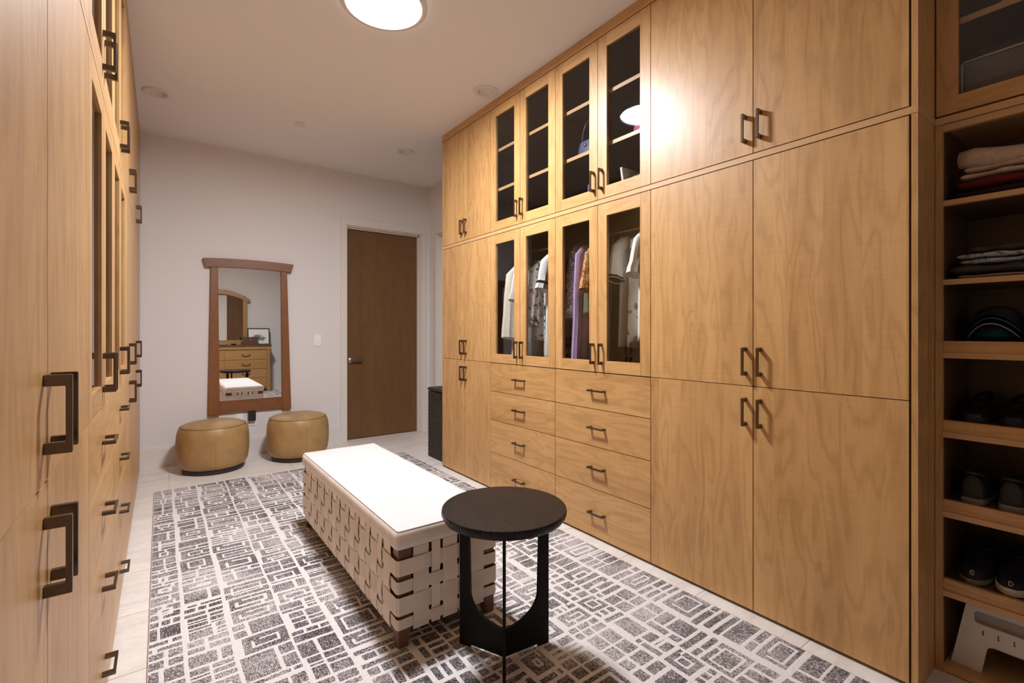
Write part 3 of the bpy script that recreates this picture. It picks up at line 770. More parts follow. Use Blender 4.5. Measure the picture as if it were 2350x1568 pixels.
for z0, z1, hk in HROWS:
    cor = 0.0025 if hk == 0 else 0.0
    pts = []
    def side(lay, a0, a1, f):
        kn = [(a0, cor)] + [((p+q)/2, hoff(hk, k)) for p, q, k in lay] + [(a1, cor)]
        return [f(s_, o_) for s_, o_ in smooth_path(kn)]
    rr = 0.006
    pts += side(VF, BX0+rr, BX1-rr, lambda s_, o_: (s_, BY0-o_, 0, -1))
    pts += side(VL, BY0+rr, BY1-rr, lambda s_, o_: (BX1+o_, s_, 1, 0))
    pts += [p for p in side(VF, BX0+rr, BX1-rr, lambda s_, o_: (s_, BY1+o_, 0, 1))][::-1]
    pts += [p for p in side(VL, BY0+rr, BY1-rr, lambda s_, o_: (BX0-o_, s_, -1, 0))][::-1]
    bm = bmesh.new(); rs = []
    for x, y, ax, ay in pts:
        wv = 0.0012*math.sin(9*x+7*y+z0*40)
        rs.append([(x, y, z0+wv), (x+ax*TH, y+ay*TH, z0+wv+0.0008), (x+ax*TH, y+ay*TH, z1+wv-0.0008), (x, y, z1+wv)])
    rs.append(rs[0]); rings(bm, rs, False, False); bmesh.ops.remove_doubles(bm, verts=bm.verts, dist=1e-6)
    mk('lying_strap', fixn(bm), 'strap', be, smooth='auto')
def upright(lay, face):
    for p, q, k in lay:
        kn = [(0.074, 0.0)] + sorted([((z0+z1)/2, -hoff(hk, k)) for z0, z1, hk in HROWS]) + [(0.397, 0.0)]
        bm = bmesh.new(); rs = []
        p_, q_ = p + random.uniform(-.002, .002), q + random.uniform(-.002, .002)
        for z, o in smooth_path(kn, 0.010):
            if face == 'front': rs.append([(p_, BY0-o, z), (p_, BY0-o-TH, z), (q_, BY0-o-TH, z), (q_, BY0-o, z)])
            if face == 'back': rs.append([(p_, BY1+o, z), (p_, BY1+o+TH, z), (q_, BY1+o+TH, z), (q_, BY1+o, z)])
            if face == 'left': rs.append([(BX0-o, p_, z), (BX0-o-TH, p_, z), (BX0-o-TH, q_, z), (BX0-o, q_, z)])
            if face == 'right': rs.append([(BX1+o, p_, z), (BX1+o+TH, p_, z), (BX1+o+TH, q_, z), (BX1+o, q_, z)])
        rings(bm, rs); mk('upright_strap', fixn(bm), 'strap', be, smooth='auto')
upright(VF, 'front'); upright(VF, 'back'); upright(VL, 'left'); upright(VL, 'right')
# cushion: cream border + white top
cx0, cx1, cy0, cy1 = BX0-0.008, BX1+0.008, BY0-0.008, BY1+0.008
def rr2(ins, z, r): return rrect(cx0+ins, cx1-ins, cy0+ins, cy1-ins, z, r, 5)
cu = bpy.data.objects.new('cushion', None); place(cu, ((cx0+cx1)/2, (cy0+cy1)/2, 0.398), be)
bm = bmesh.new()
rings(bm, [rr2(0.006, 0.398, 0.014), rr2(0.001, 0.402, 0.016), rr2(-0.003, 0.425, 0.018), rr2(0.0, 0.447, 0.018), rr2(0.003, 0.461, 0.016), rr2(0.010, 0.468, 0.012)], True, False)
mk('border', bm, 'hide_side', cu, smooth=True)
bm = bmesh.new()
NXc, NYc = 15, 45
def topz(u, v):
    e = min(u, 1-u)*(cx1-cx0-0.036); g = min(v, 1-v)*(cy1-cy0-0.036); d = min(e, g)
    return 0.468 + 0.0055*(1-math.exp(-d/0.02)) + 0.0012*math.sin(13*u+5*v)*math.sin(23*v) - 0.002*sum(math.exp(-((v-s_)/0.004)**2) for s_ in (0.26, 0.5, 0.76))
gv = [[bm.verts.new((cx0+0.010+u*(cx1-cx0-0.020), cy0+0.010+v*(cy1-cy0-0.020), topz(u, v))) for u in np.linspace(0, 1, NXc)] for v in np.unique(np.concatenate([np.linspace(0, 1, NYc), 0.26+np.linspace(-.006, .006, 5), 0.5+np.linspace(-.006, .006, 5), 0.76+np.linspace(-.006, .006, 5)]))]
for a, b in zip(gv, gv[1:]):
    for i in range(NXc-1): bm.faces.new((a[i], a[i+1], b[i+1], b[i]))
mk('top_cover', bm, 'hide', cu, smooth=True)
bm = bmesh.new(); lp_ = rrect(cx0+0.0095, cx1-0.0095, cy0+0.0095, cy1-0.0095, 0.4685, 0.012, 5); lp_.append(lp_[0]); tube(bm, lp_, 0.0022, 6, False)
mk('piping', bm, 'hide_side', cu, smooth=True)

# ------------------------------------------------------------------ round side table
TXc, TYc, TR = 1.041, 1.464, 0.233
tb = thing('side_table', (TXc, TYc, RH), 'round black side table with a hammered top and three arched legs', 'side table')
bm = bmesh.new(); n = 72; rs = []
for r_, z_ in ((0.20, 0.5490), (0.217, 0.5492), (0.226, 0.554), (0.2315, 0.565), (TR, 0.578), (TR-0.0005, 0.5835), (TR-0.0025, 0.5855), (TR-0.004, 0.5856), (0.15, 0.5855), (0.05, 0.5855)):
    rs.append([(TXc+(r_+(0.0011*math.sin(i*2.7)+0.0008*math.sin(i*5.1) if 0.55 < z_ < 0.58 and r_ > 0.22 else 0))*math.cos(2*PI*i/n), TYc+(r_+(0.0011*math.sin(i*2.7)+0.0008*math.sin(i*5.1) if 0.55 < z_ < 0.58 and r_ > 0.22 else 0))*math.sin(2*PI*i/n), z_) for i in range(n)])
rings(bm, rs); mk('table_top', fixn(bm), 'table', tb, smooth='auto')
for ang in (114.6, -5.4, 234.6):
    a = math.radians(ang); ca, sa = math.cos(a), math.sin(a)
    cols = [(0.0, 0.124, RH+0.010)]                       # (radius, upper edge, lower edge), from the centre outwards
    for i in range(1, 13):
        th = PI/2*i/12; cols.append((0.150*math.sin(th), 0.225-0.101*math.cos(th), RH+0.010))
    bm = bmesh.new(); wd_ = 0.0055
    def quad(pts):      # a flat piece of the board with real thickness
        A = [bm.verts.new((TXc+ca*r_-sa*wd_, TYc+sa*r_+ca*wd_, z)) for r_, z in pts]
        B = [bm.verts.new((TXc+ca*r_+sa*wd_, TYc+sa*r_-ca*wd_, z)) for r_, z in pts]
        bm.faces.new(A); bm.faces.new(B[::-1])
        for i in range(4): bm.faces.new((A[i], B[i], B[(i+1) % 4], A[(i+1) % 4]))
    for (r0, t0, b0), (r1, t1, b1) in zip(cols, cols[1:]): quad([(r0, b0), (r1, b1), (r1, t1), (r0, t0)])
    quad([(0.150, RH), (0.2, RH), (0.2, 0.225), (0.150, 0.225)]); quad([(0.150, 0.225), (0.2, 0.225), (0.2, 0.40), (0.1545, 0.40)]); quad([(0.1545, 0.40), (0.2, 0.40), (0.2, 0.5488), (0.160, 0.5488)])
    bmesh.ops.remove_doubles(bm, verts=bm.verts, dist=1e-5)
    seen = {}
    for f in list(bm.faces):
        k_ = tuple(sorted(v.index for v in f.verts)) if False else tuple(sorted((round(v.co.x, 5), round(v.co.y, 5), round(v.co.z, 5)) for v in f.verts))
        seen.setdefault(k_, []).append(f)
    bmesh.ops.delete(bm, geom=[f for fs in seen.values() if len(fs) > 1 for f in fs], context='FACES')
    mk('leg_panel', fixn(bm), 'table_leg', tb)

# ------------------------------------------------------------------ two leather poufs
def pouf(cx, cy, label, seam_a):
    p = thing('pouf', (cx, cy, 0), label, 'pouf', 'tan leather poufs')
    bm = bmesh.new(); lathe(bm, cx, cy, [(0.235, 0.0), (0.24, 0.004), (0.24, 0.036), (0.235, 0.04)], 48); mk('plinth', fixn(bm), 'black', p, smooth='auto')
    prof = [(0.238, 0.0405), (0.255, 0.052), (0.272, 0.085), (0.281, 0.15), (0.284, 0.22), (0.283, 0.29), (0.277, 0.345), (0.267, 0.383), (0.258, 0.396)]
    bm = bmesh.new(); lathe(bm, cx, cy, prof, 56, True, True); mk('body', fixn(bm), 'leather', p, smooth='auto')
    bm = bmesh.new(); lathe(bm, cx, cy, [(0.255, 0.3965), (0.250, 0.405), (0.225, 0.419), (0.17, 0.432), (0.10, 0.440), (0.012, 0.444)], 56); mk('top_panel', fixn(bm), 'leather', p, smooth=True)
    bm = bmesh.new(); c = circ(cx, cy, 0.399, 0.2565, 56); c.append(c[0]); tube(bm, c, 0.004, 6, False); mk('piping', bm, 'seam', p, smooth=True)
    for k in range(4):
        a = math.radians(seam_a + 90*k)
        bm = bmesh.new(); tube(bm, [(cx+(r_+0.0002)*math.cos(a), cy+(r_+0.0002)*math.sin(a), z) for r_, z in prof[1:-1]], 0.0016, 6); mk('seam', bm, 'leather', p, smooth=True)
pouf(0.392, 5.10, 'tan leather drum pouf nearest the left cabinets, below the cherry mirror', -91)
pouf(1.107, 5.09, 'tan leather drum pouf between the wall mirror and the brown door', -88)

# ------------------------------------------------------------------ cherry wall mirror
mi = thing('wall_mirror', (0.735, YB-0.02, 0.43), 'tall wall mirror in a cherry frame with flared posts and arched top beam', 'mirror')
YM = YB-0.004
kx = (YM-0.03)/YB; 
def mx(x): return x*0.9935
def mz(z): return 1.24+(z-1.24)*0.9935
mk('mirror_glass', bx(mx(0.44), mx(1.05), YM-0.010, YM-0.004, mz(0.55), mz(1.91)), 'mirror', mi)
for pts in ([(0.372, 0.430), (0.470, 0.430), (0.456, 1.885), (0.396, 1.885)], [(1.030, 0.430), (1.117, 0.430), (1.075, 1.885), (1.018, 1.885)]):
    bm = bmesh.new(); prism(bm, [(mx(a), mz(b)) for a, b in pts], 'Y', YM-0.034, YM-0.002); mk('post', bm, 'cherry', mi, bevel=0.003)
bm = bmesh.new(); prism(bm, [(mx(a), mz(b)) for a, b in [(0.4705, 0.445), (1.0295, 0.445), (1.031, 0.563), (0.469, 0.563)]], 'Y', YM-0.030, YM-0.002); mk('bottom_rail', bm, 'cherry_h', mi, bevel=0.002)
top = []; bot = []
for i in range(17):
    f = i/16; x = 0.329+(1.140-0.329)*f
    arch = 0.014*(1-(2*f-1)**2)
    top.append((x, 1.952+arch)); 
    xb = 0.352+(1.117-0.352)*f; bot.append((xb, 1.868+arch*0.9))
bm = bmesh.new(); prism(bm, [(mx(a), mz(b)) for a, b in top + bot[::-1]], 'Y', YM-0.042, YM-0.002); mk('top_beam', bm, 'cherry_h', mi, bevel=0.002)

# ------------------------------------------------------------------ wicker hamper
hp = thing('laundry_hamper', (2.36, 4.17, 0), 'tall black wicker laundry hamper behind the far right cabinet', 'hamper')
HX0, HX1, HY0, HY1 = 2.163, 2.56, 3.975, 4.368
def wob_ring(ins, z, k): return [(x+0.0016*math.sin(k*2.1+i*1.3), y+0.0016*math.cos(k*1.7+i*2.3), z) for i, (x, y, z) in enumerate(rrect(HX0+ins, HX1-ins, HY0+ins, HY1-ins, z, 0.012, 3))]
bm = bmesh.new(); rs = []; k = 0; z = 0.0
while z < 0.655:
    rs.append(wob_ring(0.003, z, k)); rs.append(wob_ring(-0.0005, z+0.006, k+0.3)); z += 0.012; k += 1
rings(bm, rs); mk('basket', fixn(bm), 'wicker', hp)
bm = bmesh.new(); rings(bm, [rrect(HX0-0.004, HX1+0.004, HY0-0.004, HY1+0.004, 0.662, 0.014, 3), rrect(HX0-0.004, HX1+0.004, HY0-0.004, HY1+0.004, 0.682, 0.014, 3), rrect(HX0+0.01, HX1-0.01, HY0+0.01, HY1-0.01, 0.690, 0.014, 3)])
mk('lid', fixn(bm), 'wicker', hp)
bm = bmesh.new(); box(bm, HX0-0.0035, HX0+0.004, 4.11, 4.235, 0.60, 0.635); mk('handle_slot', bm, 'black', hp, bevel=0.001)
bm = bmesh.new(); tube(bm, [(HX0-0.006, 4.105, 0.597), (HX0-0.006, 4.105, 0.638), (HX0-0.006, 4.24, 0.638), (HX0-0.006, 4.24, 0.597), (HX0-0.006, 4.105, 0.597)], 0.004, 6, False); mk('handle_rim', bm, 'wicker', hp)

# ------------------------------------------------------------------ dresser and what stands on it (seen in the mirror)
DXa, DXb, DYf, DYb = 0.15, 1.862, -0.20, YF+0.018
dr = thing('dresser', ((DXa+DXb)/2, (DYf+DYb)/2, 0), 'honey oak dresser with dark drop pulls, seen in the cherry mirror', 'dresser')
mk('top', bx(DXa-0.03, DXb+0.03, DYb, DYf+0.02, 0.945, 0.972), 'boxwood', dr, bevel=0.004)
mk('carcass', bx(DXa+0.02, DXb-0.02, DYb, DYf-0.02, 0.07, 0.942), 'honey', dr)
mk('cornice', bx(DXa-0.01, DXb+0.01, DYb, DYf+0.004, 0.885, 0.944), 'honey', dr, bevel=0.006)
for x0, x1 in ((DXa, DXa+0.06), (DXb-0.06, DXb)):
    for y0_, y1_ in ((DYf-0.06, DYf), (DYb, DYb+0.06)):
        bm = bmesh.new(); rings(bm, [[(x0-0.006, y0_, 0.0 if y0_ < -0.4 else RH), (x1+0.006, y0_, 0.0 if y0_ < -0.4 else RH), (x1+0.006, y1_, 0.0 if y0_ < -0.4 else RH), (x0-0.006, y1_, 0.0 if y0_ < -0.4 else RH)], [(x0+0.006, y0_, 0.884), (x1-0.006, y0_, 0.884), (x1-0.006, y1_, 0.884), (x0+0.006, y1_, 0.884)]])
        mk('leg', fixn(bm), 'honey_v', dr, bevel=0.003)
dz = [0.105, 0.298, 0.484, 0.672, 0.862]; dmid = 1.03
for xa, xb in ((DXa+0.07, dmid-0.006), (dmid+0.006, DXb-0.07)):
    for z0, z1 in zip(dz, dz[1:]):
        d = mk('drawer', bx(xa, xb, DYf-0.0195, DYf-0.004, z0+0.004, z1-0.004), 'honey', dr, bevel=0.004)
        xm = (xa+xb)/2; zm = (z0+z1)/2; bm = bmesh.new()
        tube(bm, [(xm-0.07, DYf-0.004, zm+0.018), (xm-0.07, DYf+0.012, zm+0.016), (xm-0.066, DYf+0.018, zm-0.004), (xm-0.04, DYf+0.020, zm-0.016), (xm, DYf+0.020, zm-0.019), (xm+0.04, DYf+0.020, zm-0.016), (xm+0.066, DYf+0.018, zm-0.004), (xm+0.07, DYf+0.012, zm+0.016), (xm+0.07, DYf-0.004, zm+0.018)], 0.0065, 8)
        mk('pull', bm, 'red_iron', d, smooth=True)
am = thing('dresser_mirror', (0.98, -0.585, 0.972), 'arched honey oak mirror standing on the dresser, seen in the cherry mirror', 'mirror')
AX0, AX1, AYc = 0.46, 1.50, -0.585
mk('mirror_glass', bx(AX0+0.05, AX1-0.05, AYc-0.004, AYc+0.004, 1.04, 2.00), 'mirror', am)
for x0, x1, tx in ((AX0+0.015, AX0+0.095, -1), (AX1-0.095, AX1-0.015, 1)):
    bm = bmesh.new(); prism(bm, [(x0-tx*0.02 if tx < 0 else x0, 0.973), (x1 if tx < 0 else x1-0.02+0.02, 0.973), (x1, 1.92), (x0, 1.92)], 'Y', AYc-0.012, AYc+0.018); mk('post', bm, 'honey_v', am, bevel=0.002)
mk('bottom_rail', bx(AX0+0.096, AX1-0.096, AYc-0.012, AYc+0.016, 0.974, 1.07), 'honey', am, bevel=0.002)
top = []; bot = []
for i in range(21):
    f = i/20; q = 1-(2*f-1)**2
    top.append((AX0-0.05+(AX1-AX0+0.10)*f, 1.915+0.20*q)); bot.append((AX0-0.02+(AX1-AX0+0.04)*f, 1.865+0.155*q))
bm = bmesh.new(); prism(bm, top+bot[::-1], 'Y', AYc-0.014, AYc+0.034); mk('arched_beam', bm, 'honey', am, bevel=0.003)
bk = bmesh.new(); pts = [(AX0+0.05, 1.9)] + [(AX0+0.05+(AX1-AX0-0.1)*i/12, 1.9+0.13*(1-(2*i/12-1)**2)) for i in range(13)] + [(AX1-0.05, 1.9)]
pf = thing('framed_picture', (1.66, -0.46, 0.972), 'black-framed drawing of trees leaning on the dresser, seen in the mirror', 'picture')
def mat_sketch():
    m, t, b = nt('tree_sketch'); L = t.links.new
    tc = node(t, 'ShaderNodeTexCoord'); sp = node(t, 'ShaderNodeSeparateXYZ'); L(tc.outputs['Object'], sp.inputs[0])
    n1 = node(t, 'ShaderNodeTexNoise', i_Scale=16.0, i_Detail=6.0); L(tc.outputs['Object'], n1.inputs['Vector'])
    ax = math_n(t, 'DIVIDE', math_n(t, 'ADD', sp.outputs[0], 0.0), 0.15); az = math_n(t, 'DIVIDE', math_n(t, 'SUBTRACT', sp.outputs[2], 0.13), 0.085)
    d = math_n(t, 'ADD', math_n(t, 'MULTIPLY', ax, ax), math_n(t, 'MULTIPLY', az, az))
    v = math_n(t, 'ADD', d, math_n(t, 'MULTIPLY', math_n(t, 'SUBTRACT', n1.outputs[0], 0.5), 3.2))
    L(ramp(t, v, [(0.0, (0.12, 0.13, 0.12)), (0.45, (0.45, 0.46, 0.43)), (0.9, (0.86, 0.86, 0.84))]), b.inputs['Base Color'])
    b.inputs['Roughness'].default_value = 0.4; return m
M['sketch'] = mat_sketch()
def tilt_y(bm, y, z, a):
    bmesh.ops.transform(bm, matrix=Matrix.Translation((0, y, z)) @ Matrix.Rotation(a, 4, 'X') @ Matrix.Translation((0, -y, -z)), verts=bm.verts); return bm
PX0, PX1, PZ0, PZ1, PY = 1.475, 1.895, 0.9735, 1.325, -0.44
TA = math.radians(8)
def pbar(a, b, c, d): return tilt_y(bx(a, b, PY-0.018, PY, c, d), PY, PZ0, TA)
mk('frame_side', pbar(PX0, PX0+0.02, PZ0, PZ1), 'black', pf); mk('frame_side', pbar(PX1-0.02, PX1, PZ0, PZ1), 'black', pf)
mk('frame_bottom', pbar(PX0+0.0205, PX1-0.0205, PZ0, PZ0+0.02), 'black', pf); mk('frame_top', pbar(PX0+0.0205, PX1-0.0205, PZ1-0.02, PZ1), 'black', pf)
mk('drawing', tilt_y(bx(PX0+0.0205, PX1-0.0205, PY-0.016, PY-0.008, PZ0+0.0205, PZ1-0.0205), PY, PZ0, TA), 'sketch', pf)
jb = thing('trinket_box', (1.50, -0.34, 0.972), 'dark wooden trinket box on the dresser, seen in the mirror', 'box')
mk('body', bx(1.37, 1.64, -0.40, -0.27, 0.9725, 1.115), 'boxwood', jb, bevel=0.002); mk('lid', bx(1.345, 1.645, -0.405, -0.262, 1.116, 1.136), 'boxwood', jb, bevel=0.003)
mk('clasp', bx(1.495, 1.51, -0.2695, -0.264, 1.07, 1.115), 'nickel', jb)
tr_ = thing('dish', (1.02, -0.36, 0.972), 'small pale dish on the dresser, seen in the mirror', 'dish')
bm = bmesh.new(); lathe(bm, 1.02, -0.36, [(0.05, 0.9725), (0.09, 0.98), (0.11, 0.994), (0.107, 0.995), (0.085, 0.984), (0.01, 0.978)], 32); mk('bowl', fixn(bm), 'white', tr_, smooth='auto')
bm = bmesh.new(); lathe(bm, 1.21, -0.36, [(0.03, 0.9725), (0.045, 0.985), (0.048, 1.0), (0.044, 1.0), (0.03, 0.983), (0.005, 0.98)], 24)
tag(mk('small_dark_bowl', fixn(bm), 'black', None, smooth='auto'), 'small dark bowl on the dresser between dish and box, seen in the mirror', 'bowl')
#PART2#
# ------------------------------------------------------------------ clothes behind the glass
FB = {
 'cream': fabric('cream_linen', (0.72, 0.69, 0.58)), 'white': fabric('white_cotton', (0.88, 0.87, 0.84)), 'offwhite': fabric('offwhite_cotton', (0.80, 0.775, 0.72)),
 'navy': fabric('navy_trim', (0.015, 0.018, 0.035)), 'floral': print_fabric('mono_floral_print', [(0.36, (0.02, 0.025, 0.025)), (0.42, (0.25, 0.30, 0.30)), (0.47, (0.70, 0.70, 0.67)), (0.60, (0.74, 0.73, 0.70)), (0.66, (0.30, 0.14, 0.12))], 16),
 'sea': print_fabric('grey_green_print', [(0.35, (0.10, 0.14, 0.13)), (0.6, (0.30, 0.36, 0.34))], 8), 'rust': fabric('rust_cloth', (0.30, 0.08, 0.04)),
 'sheer': print_fabric('grey_crinkled_cover', [(0.35, (0.07, 0.06, 0.06)), (0.5, (0.20, 0.18, 0.18)), (0.68, (0.5, 0.48, 0.48))], 30, 4, 2.0, 0.25), 'lavender': fabric('lavender_cloth', (0.50, 0.38, 0.66), rough=0.6),
 'orange': print_fabric('orange_floral_print', [(0.38, (0.28, 0.06, 0.02)), (0.48, (0.62, 0.26, 0.08)), (0.6, (0.70, 0.48, 0.24)), (0.68, (0.12, 0.10, 0.05))], 18), 'sage': fabric('sage_satin', (0.27, 0.31, 0.21), rough=0.45),
 'brown': print_fabric('dark_brown_lace', [(0.4, (0.012, 0.008, 0.006)), (0.65, (0.06, 0.04, 0.03))], 30), 'black': fabric('black_cloth', (0.012, 0.011, 0.012)),
 'embroid': print_fabric('embroidered_white', [(0.44, (0.25, 0.23, 0.20)), (0.47, (0.70, 0.67, 0.61))], 10, 2, 0.6), 'plum': fabric('plum_cloth', (0.05, 0.03, 0.055)),
}
ROD_X, ROD_Z = XR+0.30, 1.885
def garment(name, y, zs, length, mat, label, cat='shirt', hw=0.205, sleeve=0.0, sl_mat=None, thick=0.018, cuff=None, collar=None, xc=None, flare=1.0, open_front=False, seed=1):
    """a garment hanging across the rod: the body is seen edge-on, the near sleeve hangs to the front"""
    xc = ROD_X if xc is None else xc
    g = thing(name, (xc, y, zs-length), label, cat)
    rr_ = random.Random(seed); ph = rr_.uniform(0, 6)
    NX, NZ = 17, 16
    bm = bmesh.new(); F = []; B = []
    for iz in range(NZ):
        t = iz/(NZ-1); fr = []; bk_ = []
        for ix in range(NX):
            u = 2*ix/(NX-1)-1
            w = hw*0.86*(1+(flare-1)*t)
            x = xc + u*w*(1-0.10*(1-t)*(1 if abs(u) > 0.9 else 0))
            top = zs - 0.075*abs(u)**1.3*(hw/0.2) - (0.018 if abs(u) < 0.22 else 0)
            bot = zs - length + 0.008*math.sin(5*u+ph)
            z = top + (bot-top)*t
            fold = 0.012*t*math.sin(7.5*u+ph+1.3*t) + 0.005*t*math.sin(17*u+2*ph)
            th_ = thick*(1-u*u*0.75)*(0.45+0.55*min(1, t*4+0.25))
            fr.append(bm.verts.new((x, y-th_+fold, z))); bk_.append(bm.verts.new((x, y+th_+fold, z)))
        F.append(fr); B.append(bk_)
    for iz in range(NZ-1):
        for ix in range(NX-1):
            bm.faces.new((F[iz][ix], F[iz+1][ix], F[iz+1][ix+1], F[iz][ix+1])); bm.faces.new((B[iz][ix], B[iz][ix+1], B[iz+1][ix+1], B[iz+1][ix]))
        bm.faces.new((F[iz][0], B[iz][0], B[iz+1][0], F[iz+1][0])); bm.faces.new((F[iz][-1], F[iz+1][-1], B[iz+1][-1], B[iz][-1]))
    for ix in range(NX-1):
        bm.faces.new((F[0][ix], F[0][ix+1], B[0][ix+1], B[0][ix])); bm.faces.new((F[-1][ix], B[-1][ix], B[-1][ix+1], F[-1][ix+1]))
    mk('body', fixn(bm), FB[mat], g, smooth=True)
    if sleeve:
        for sgn in (-1, 1):
            bm = bmesh.new(); rs = []
            h2 = hw*0.86
            path = [(h2*0.45, -0.050), (h2*0.75, -0.072), (h2*0.98, -0.115), (h2*1.07, -0.115-0.30*sleeve), (h2*1.10, -0.11-0.62*sleeve), (h2*1.10+0.010, -0.10-0.86*sleeve), (h2*1.10+0.014, -0.10-sleeve)]
            rad = [0.030, 0.045, 0.056, 0.054, 0.058, 0.062, 0.064] if sleeve < 0.35 else ([0.030, 0.044, 0.054, 0.056, 0.064, 0.070, 0.072] if sleeve < 0.6 else [0.028, 0.040, 0.046, 0.042, 0.038, 0.034, 0.034])
            n_ = len(path)
            for i, (dx, dz_) in enumerate(path):
                a_, c_ = path[max(0, i-1)], path[min(n_-1, i+1)]
                tx, tz = c_[0]-a_[0], c_[1]-a_[1]; ll = math.hypot(tx, tz); nx_, nz_ = -tz/ll, tx/ll
                t = i/(n_-1); ry = thick*0.9+0.010*t; fo = 0.006*math.sin(5*t+ph)
                rs.append([(xc+sgn*(dx+nx_*rad[i]*math.cos(2*PI*k/16)), y+fo+ry*math.sin(2*PI*k/16)*(1+0.18*math.sin(3*k)*t), zs+dz_+nz_*rad[i]*math.cos(2*PI*k/16)+0.010*t*math.cos(2*PI*k/16+1)) for k in range(16)])
            cc = np.array(rs[-1]).mean(0); dk_ = np.array(rs[-1])
            rs2 = rs + [[tuple(cc+(p-cc)*0.9+np.array((0, 0, 0.004))) for p in dk_], [tuple(cc+(p-cc)*0.8+np.array((0, 0, 0.022))) for p in dk_]]
            rings(bm, rs2, True, True); sl = mk('sleeve', fixn(bm), FB[sl_mat or mat], g, smooth='auto')
            if cuff:
                for q0, q1 in ((0.80, 0.84), ):
                    def rg(t, grow):
                        i = t*(n_-1); i0 = min(int(i), n_-2); f = i-i0
                        a = np.array(rs[i0]); b = np.array(rs[i0+1]); p = a+(b-a)*f; c = p.mean(0)
                        return [tuple(c+(v-c)*(1+grow)) for v in p]
                    bm = bmesh.new(); rings(bm, [rg(cuff[0], 0.03), rg(cuff[0], 0.05), rg(cuff[1], 0.05), rg(cuff[1], 0.03)], True, True); mk('sleeve_band', fixn(bm), FB['navy'], sl, smooth=True)
    if collar:
        bm = bmesh.new()
        tube(bm, [(xc+0.055*math.cos(a), y+(thick+0.004)*math.sin(a), zs-0.012+0.016*math.cos(a)) for a in np.linspace(0, 2*PI, 17)], 0.009, 7, False)
        mk('collar', bm, FB[collar], g, smooth=True)
    return g
def hanger(y, zs, label, mat='nickel', padded=False):
    h_ = thing('clothes_hanger', (ROD_X, y, zs), label, 'hanger', 'hangers on the clothes rods')
    bm = bmesh.new()
    hook = [(ROD_X, y, zs-0.01), (ROD_X, y, zs+0.035)] + [(ROD_X+0.0185*math.sin(a)-0.0*1, y, ROD_Z+0.0-0.0185*math.cos(a)) for a in np.linspace(0.35, PI*1.45, 12)]
    tube(bm, hook, 0.0017, 6); mk('hook', bm, mat, h_, smooth=True)
    bm = bmesh.new(); r_ = 0.013 if padded else 0.005
    tube(bm, [(ROD_X-0.13, y, zs-0.078), (ROD_X-0.07, y, zs-0.045), (ROD_X, y, zs-0.020), (ROD_X+0.07, y, zs-0.045), (ROD_X+0.13, y, zs-0.078)], r_, 8); mk('shoulder_bar', bm, 'white' if padded else mat, h_, smooth=True)
GL = [
 ('robe', 3.020, 1.790, 0.86, 'cream', 'cream robe with wide sleeves behind the farthest right glass door', 'robe', dict(sleeve=0.50, thick=0.030, hw=0.205, flare=1.05, seed=2)),
 ('shirt', 2.945, 1.775, 0.80, 'offwhite', 'pale shirt hanging half behind the cream robe', 'shirt', dict(thick=0.016, hw=0.20, sleeve=0.2, seed=3)),
 ('blouse', 2.722, 1.800, 0.62, 'floral', 'black and white floral blouse behind the far right glass doors', 'blouse', dict(sleeve=0.42, thick=0.026, hw=0.21, seed=4)),
 ('dress', 2.765, 1.62, 0.66, 'sea', 'grey-green long dress hanging behind the floral blouse', 'dress', dict(thick=0.024, hw=0.17, flare=1.2, seed=5)),
 ('blouse', 2.662, 1.800, 0.76, 'floral', 'second floral print garment squeezed beside the white banded shirt', 'blouse', dict(thick=0.016, hw=0.19, seed=6)),
 ('shirt', 2.600, 1.835, 0.80, 'white', 'white short-sleeved shirt with navy sleeve bands', 'shirt', dict(sleeve=0.20, thick=0.028, cuff=(0.72, 0.80), hw=0.215, seed=7)),
 ('garment_cover', 2.322, 1.870, 0.68, 'sheer', 'grey crinkled see-through garment cover beside the lavender shirt', 'garment cover', dict(sleeve=0.45, thick=0.030, hw=0.20, seed=8)),
 ('shirt', 2.272, 1.850, 0.79, 'lavender', 'lavender shirt behind the nearer right glass doors', 'shirt', dict(sleeve=0.70, thick=0.016, hw=0.205, seed=9)),
 ('blouse', 2.188, 1.845, 0.66, 'orange', 'orange floral print blouse beside the lavender shirt', 'blouse', dict(sleeve=0.24, thick=0.026, hw=0.185, seed=10)),
 ('blouse', 2.235, 1.80, 0.44, 'sage', 'short sage green satin blouse between lavender shirt and orange blouse', 'blouse', dict(thick=0.014, hw=0.20, seed=11)),
 ('dress', 2.14, 1.82, 0.74, 'plum', 'dark plum dress hanging in shadow beside the orange blouse', 'dress', dict(thick=0.016, hw=0.19, seed=12)),
 ('dress', 2.080, 1.83, 0.80, 'brown', 'dark brown lace dress behind the white collared shirt', 'dress', dict(thick=0.020, hw=0.20, seed=13)),
 ('dress', 2.020, 1.84, 0.80, 'black', 'black dress farthest left behind the nearest glass door', 'dress', dict(thick=0.018, hw=0.19, seed=14)),
 ('polo_shirt', 1.930, 1.845, 0.70, 'offwhite', 'off-white polo shirt with dark sleeve edge, nearest glass door', 'shirt', dict(sleeve=0.20, thick=0.026, cuff=(0.90, 0.97), collar='navy', hw=0.215, seed=15)),
 ('shirt', 1.860, 1.855, 0.70, 'embroid', 'white shirt with a dark embroidered line pattern', 'shirt', dict(thick=0.020, hw=0.205, seed=16)),
 ('shirt', 1.785, 1.865, 0.67, 'white', 'bright white shirt nearest the camera behind the glass', 'shirt', dict(sleeve=0.20, thick=0.030, hw=0.205, collar='white', seed=17)),
]
for nm, y, zs, ln, mt, lb, ct, kw in GL:
    garment(nm, y, zs, ln, mt, lb, ct, **kw)
    hanger(y, zs, 'hanger carrying the ' + lb, padded=(y in (1.785,)))

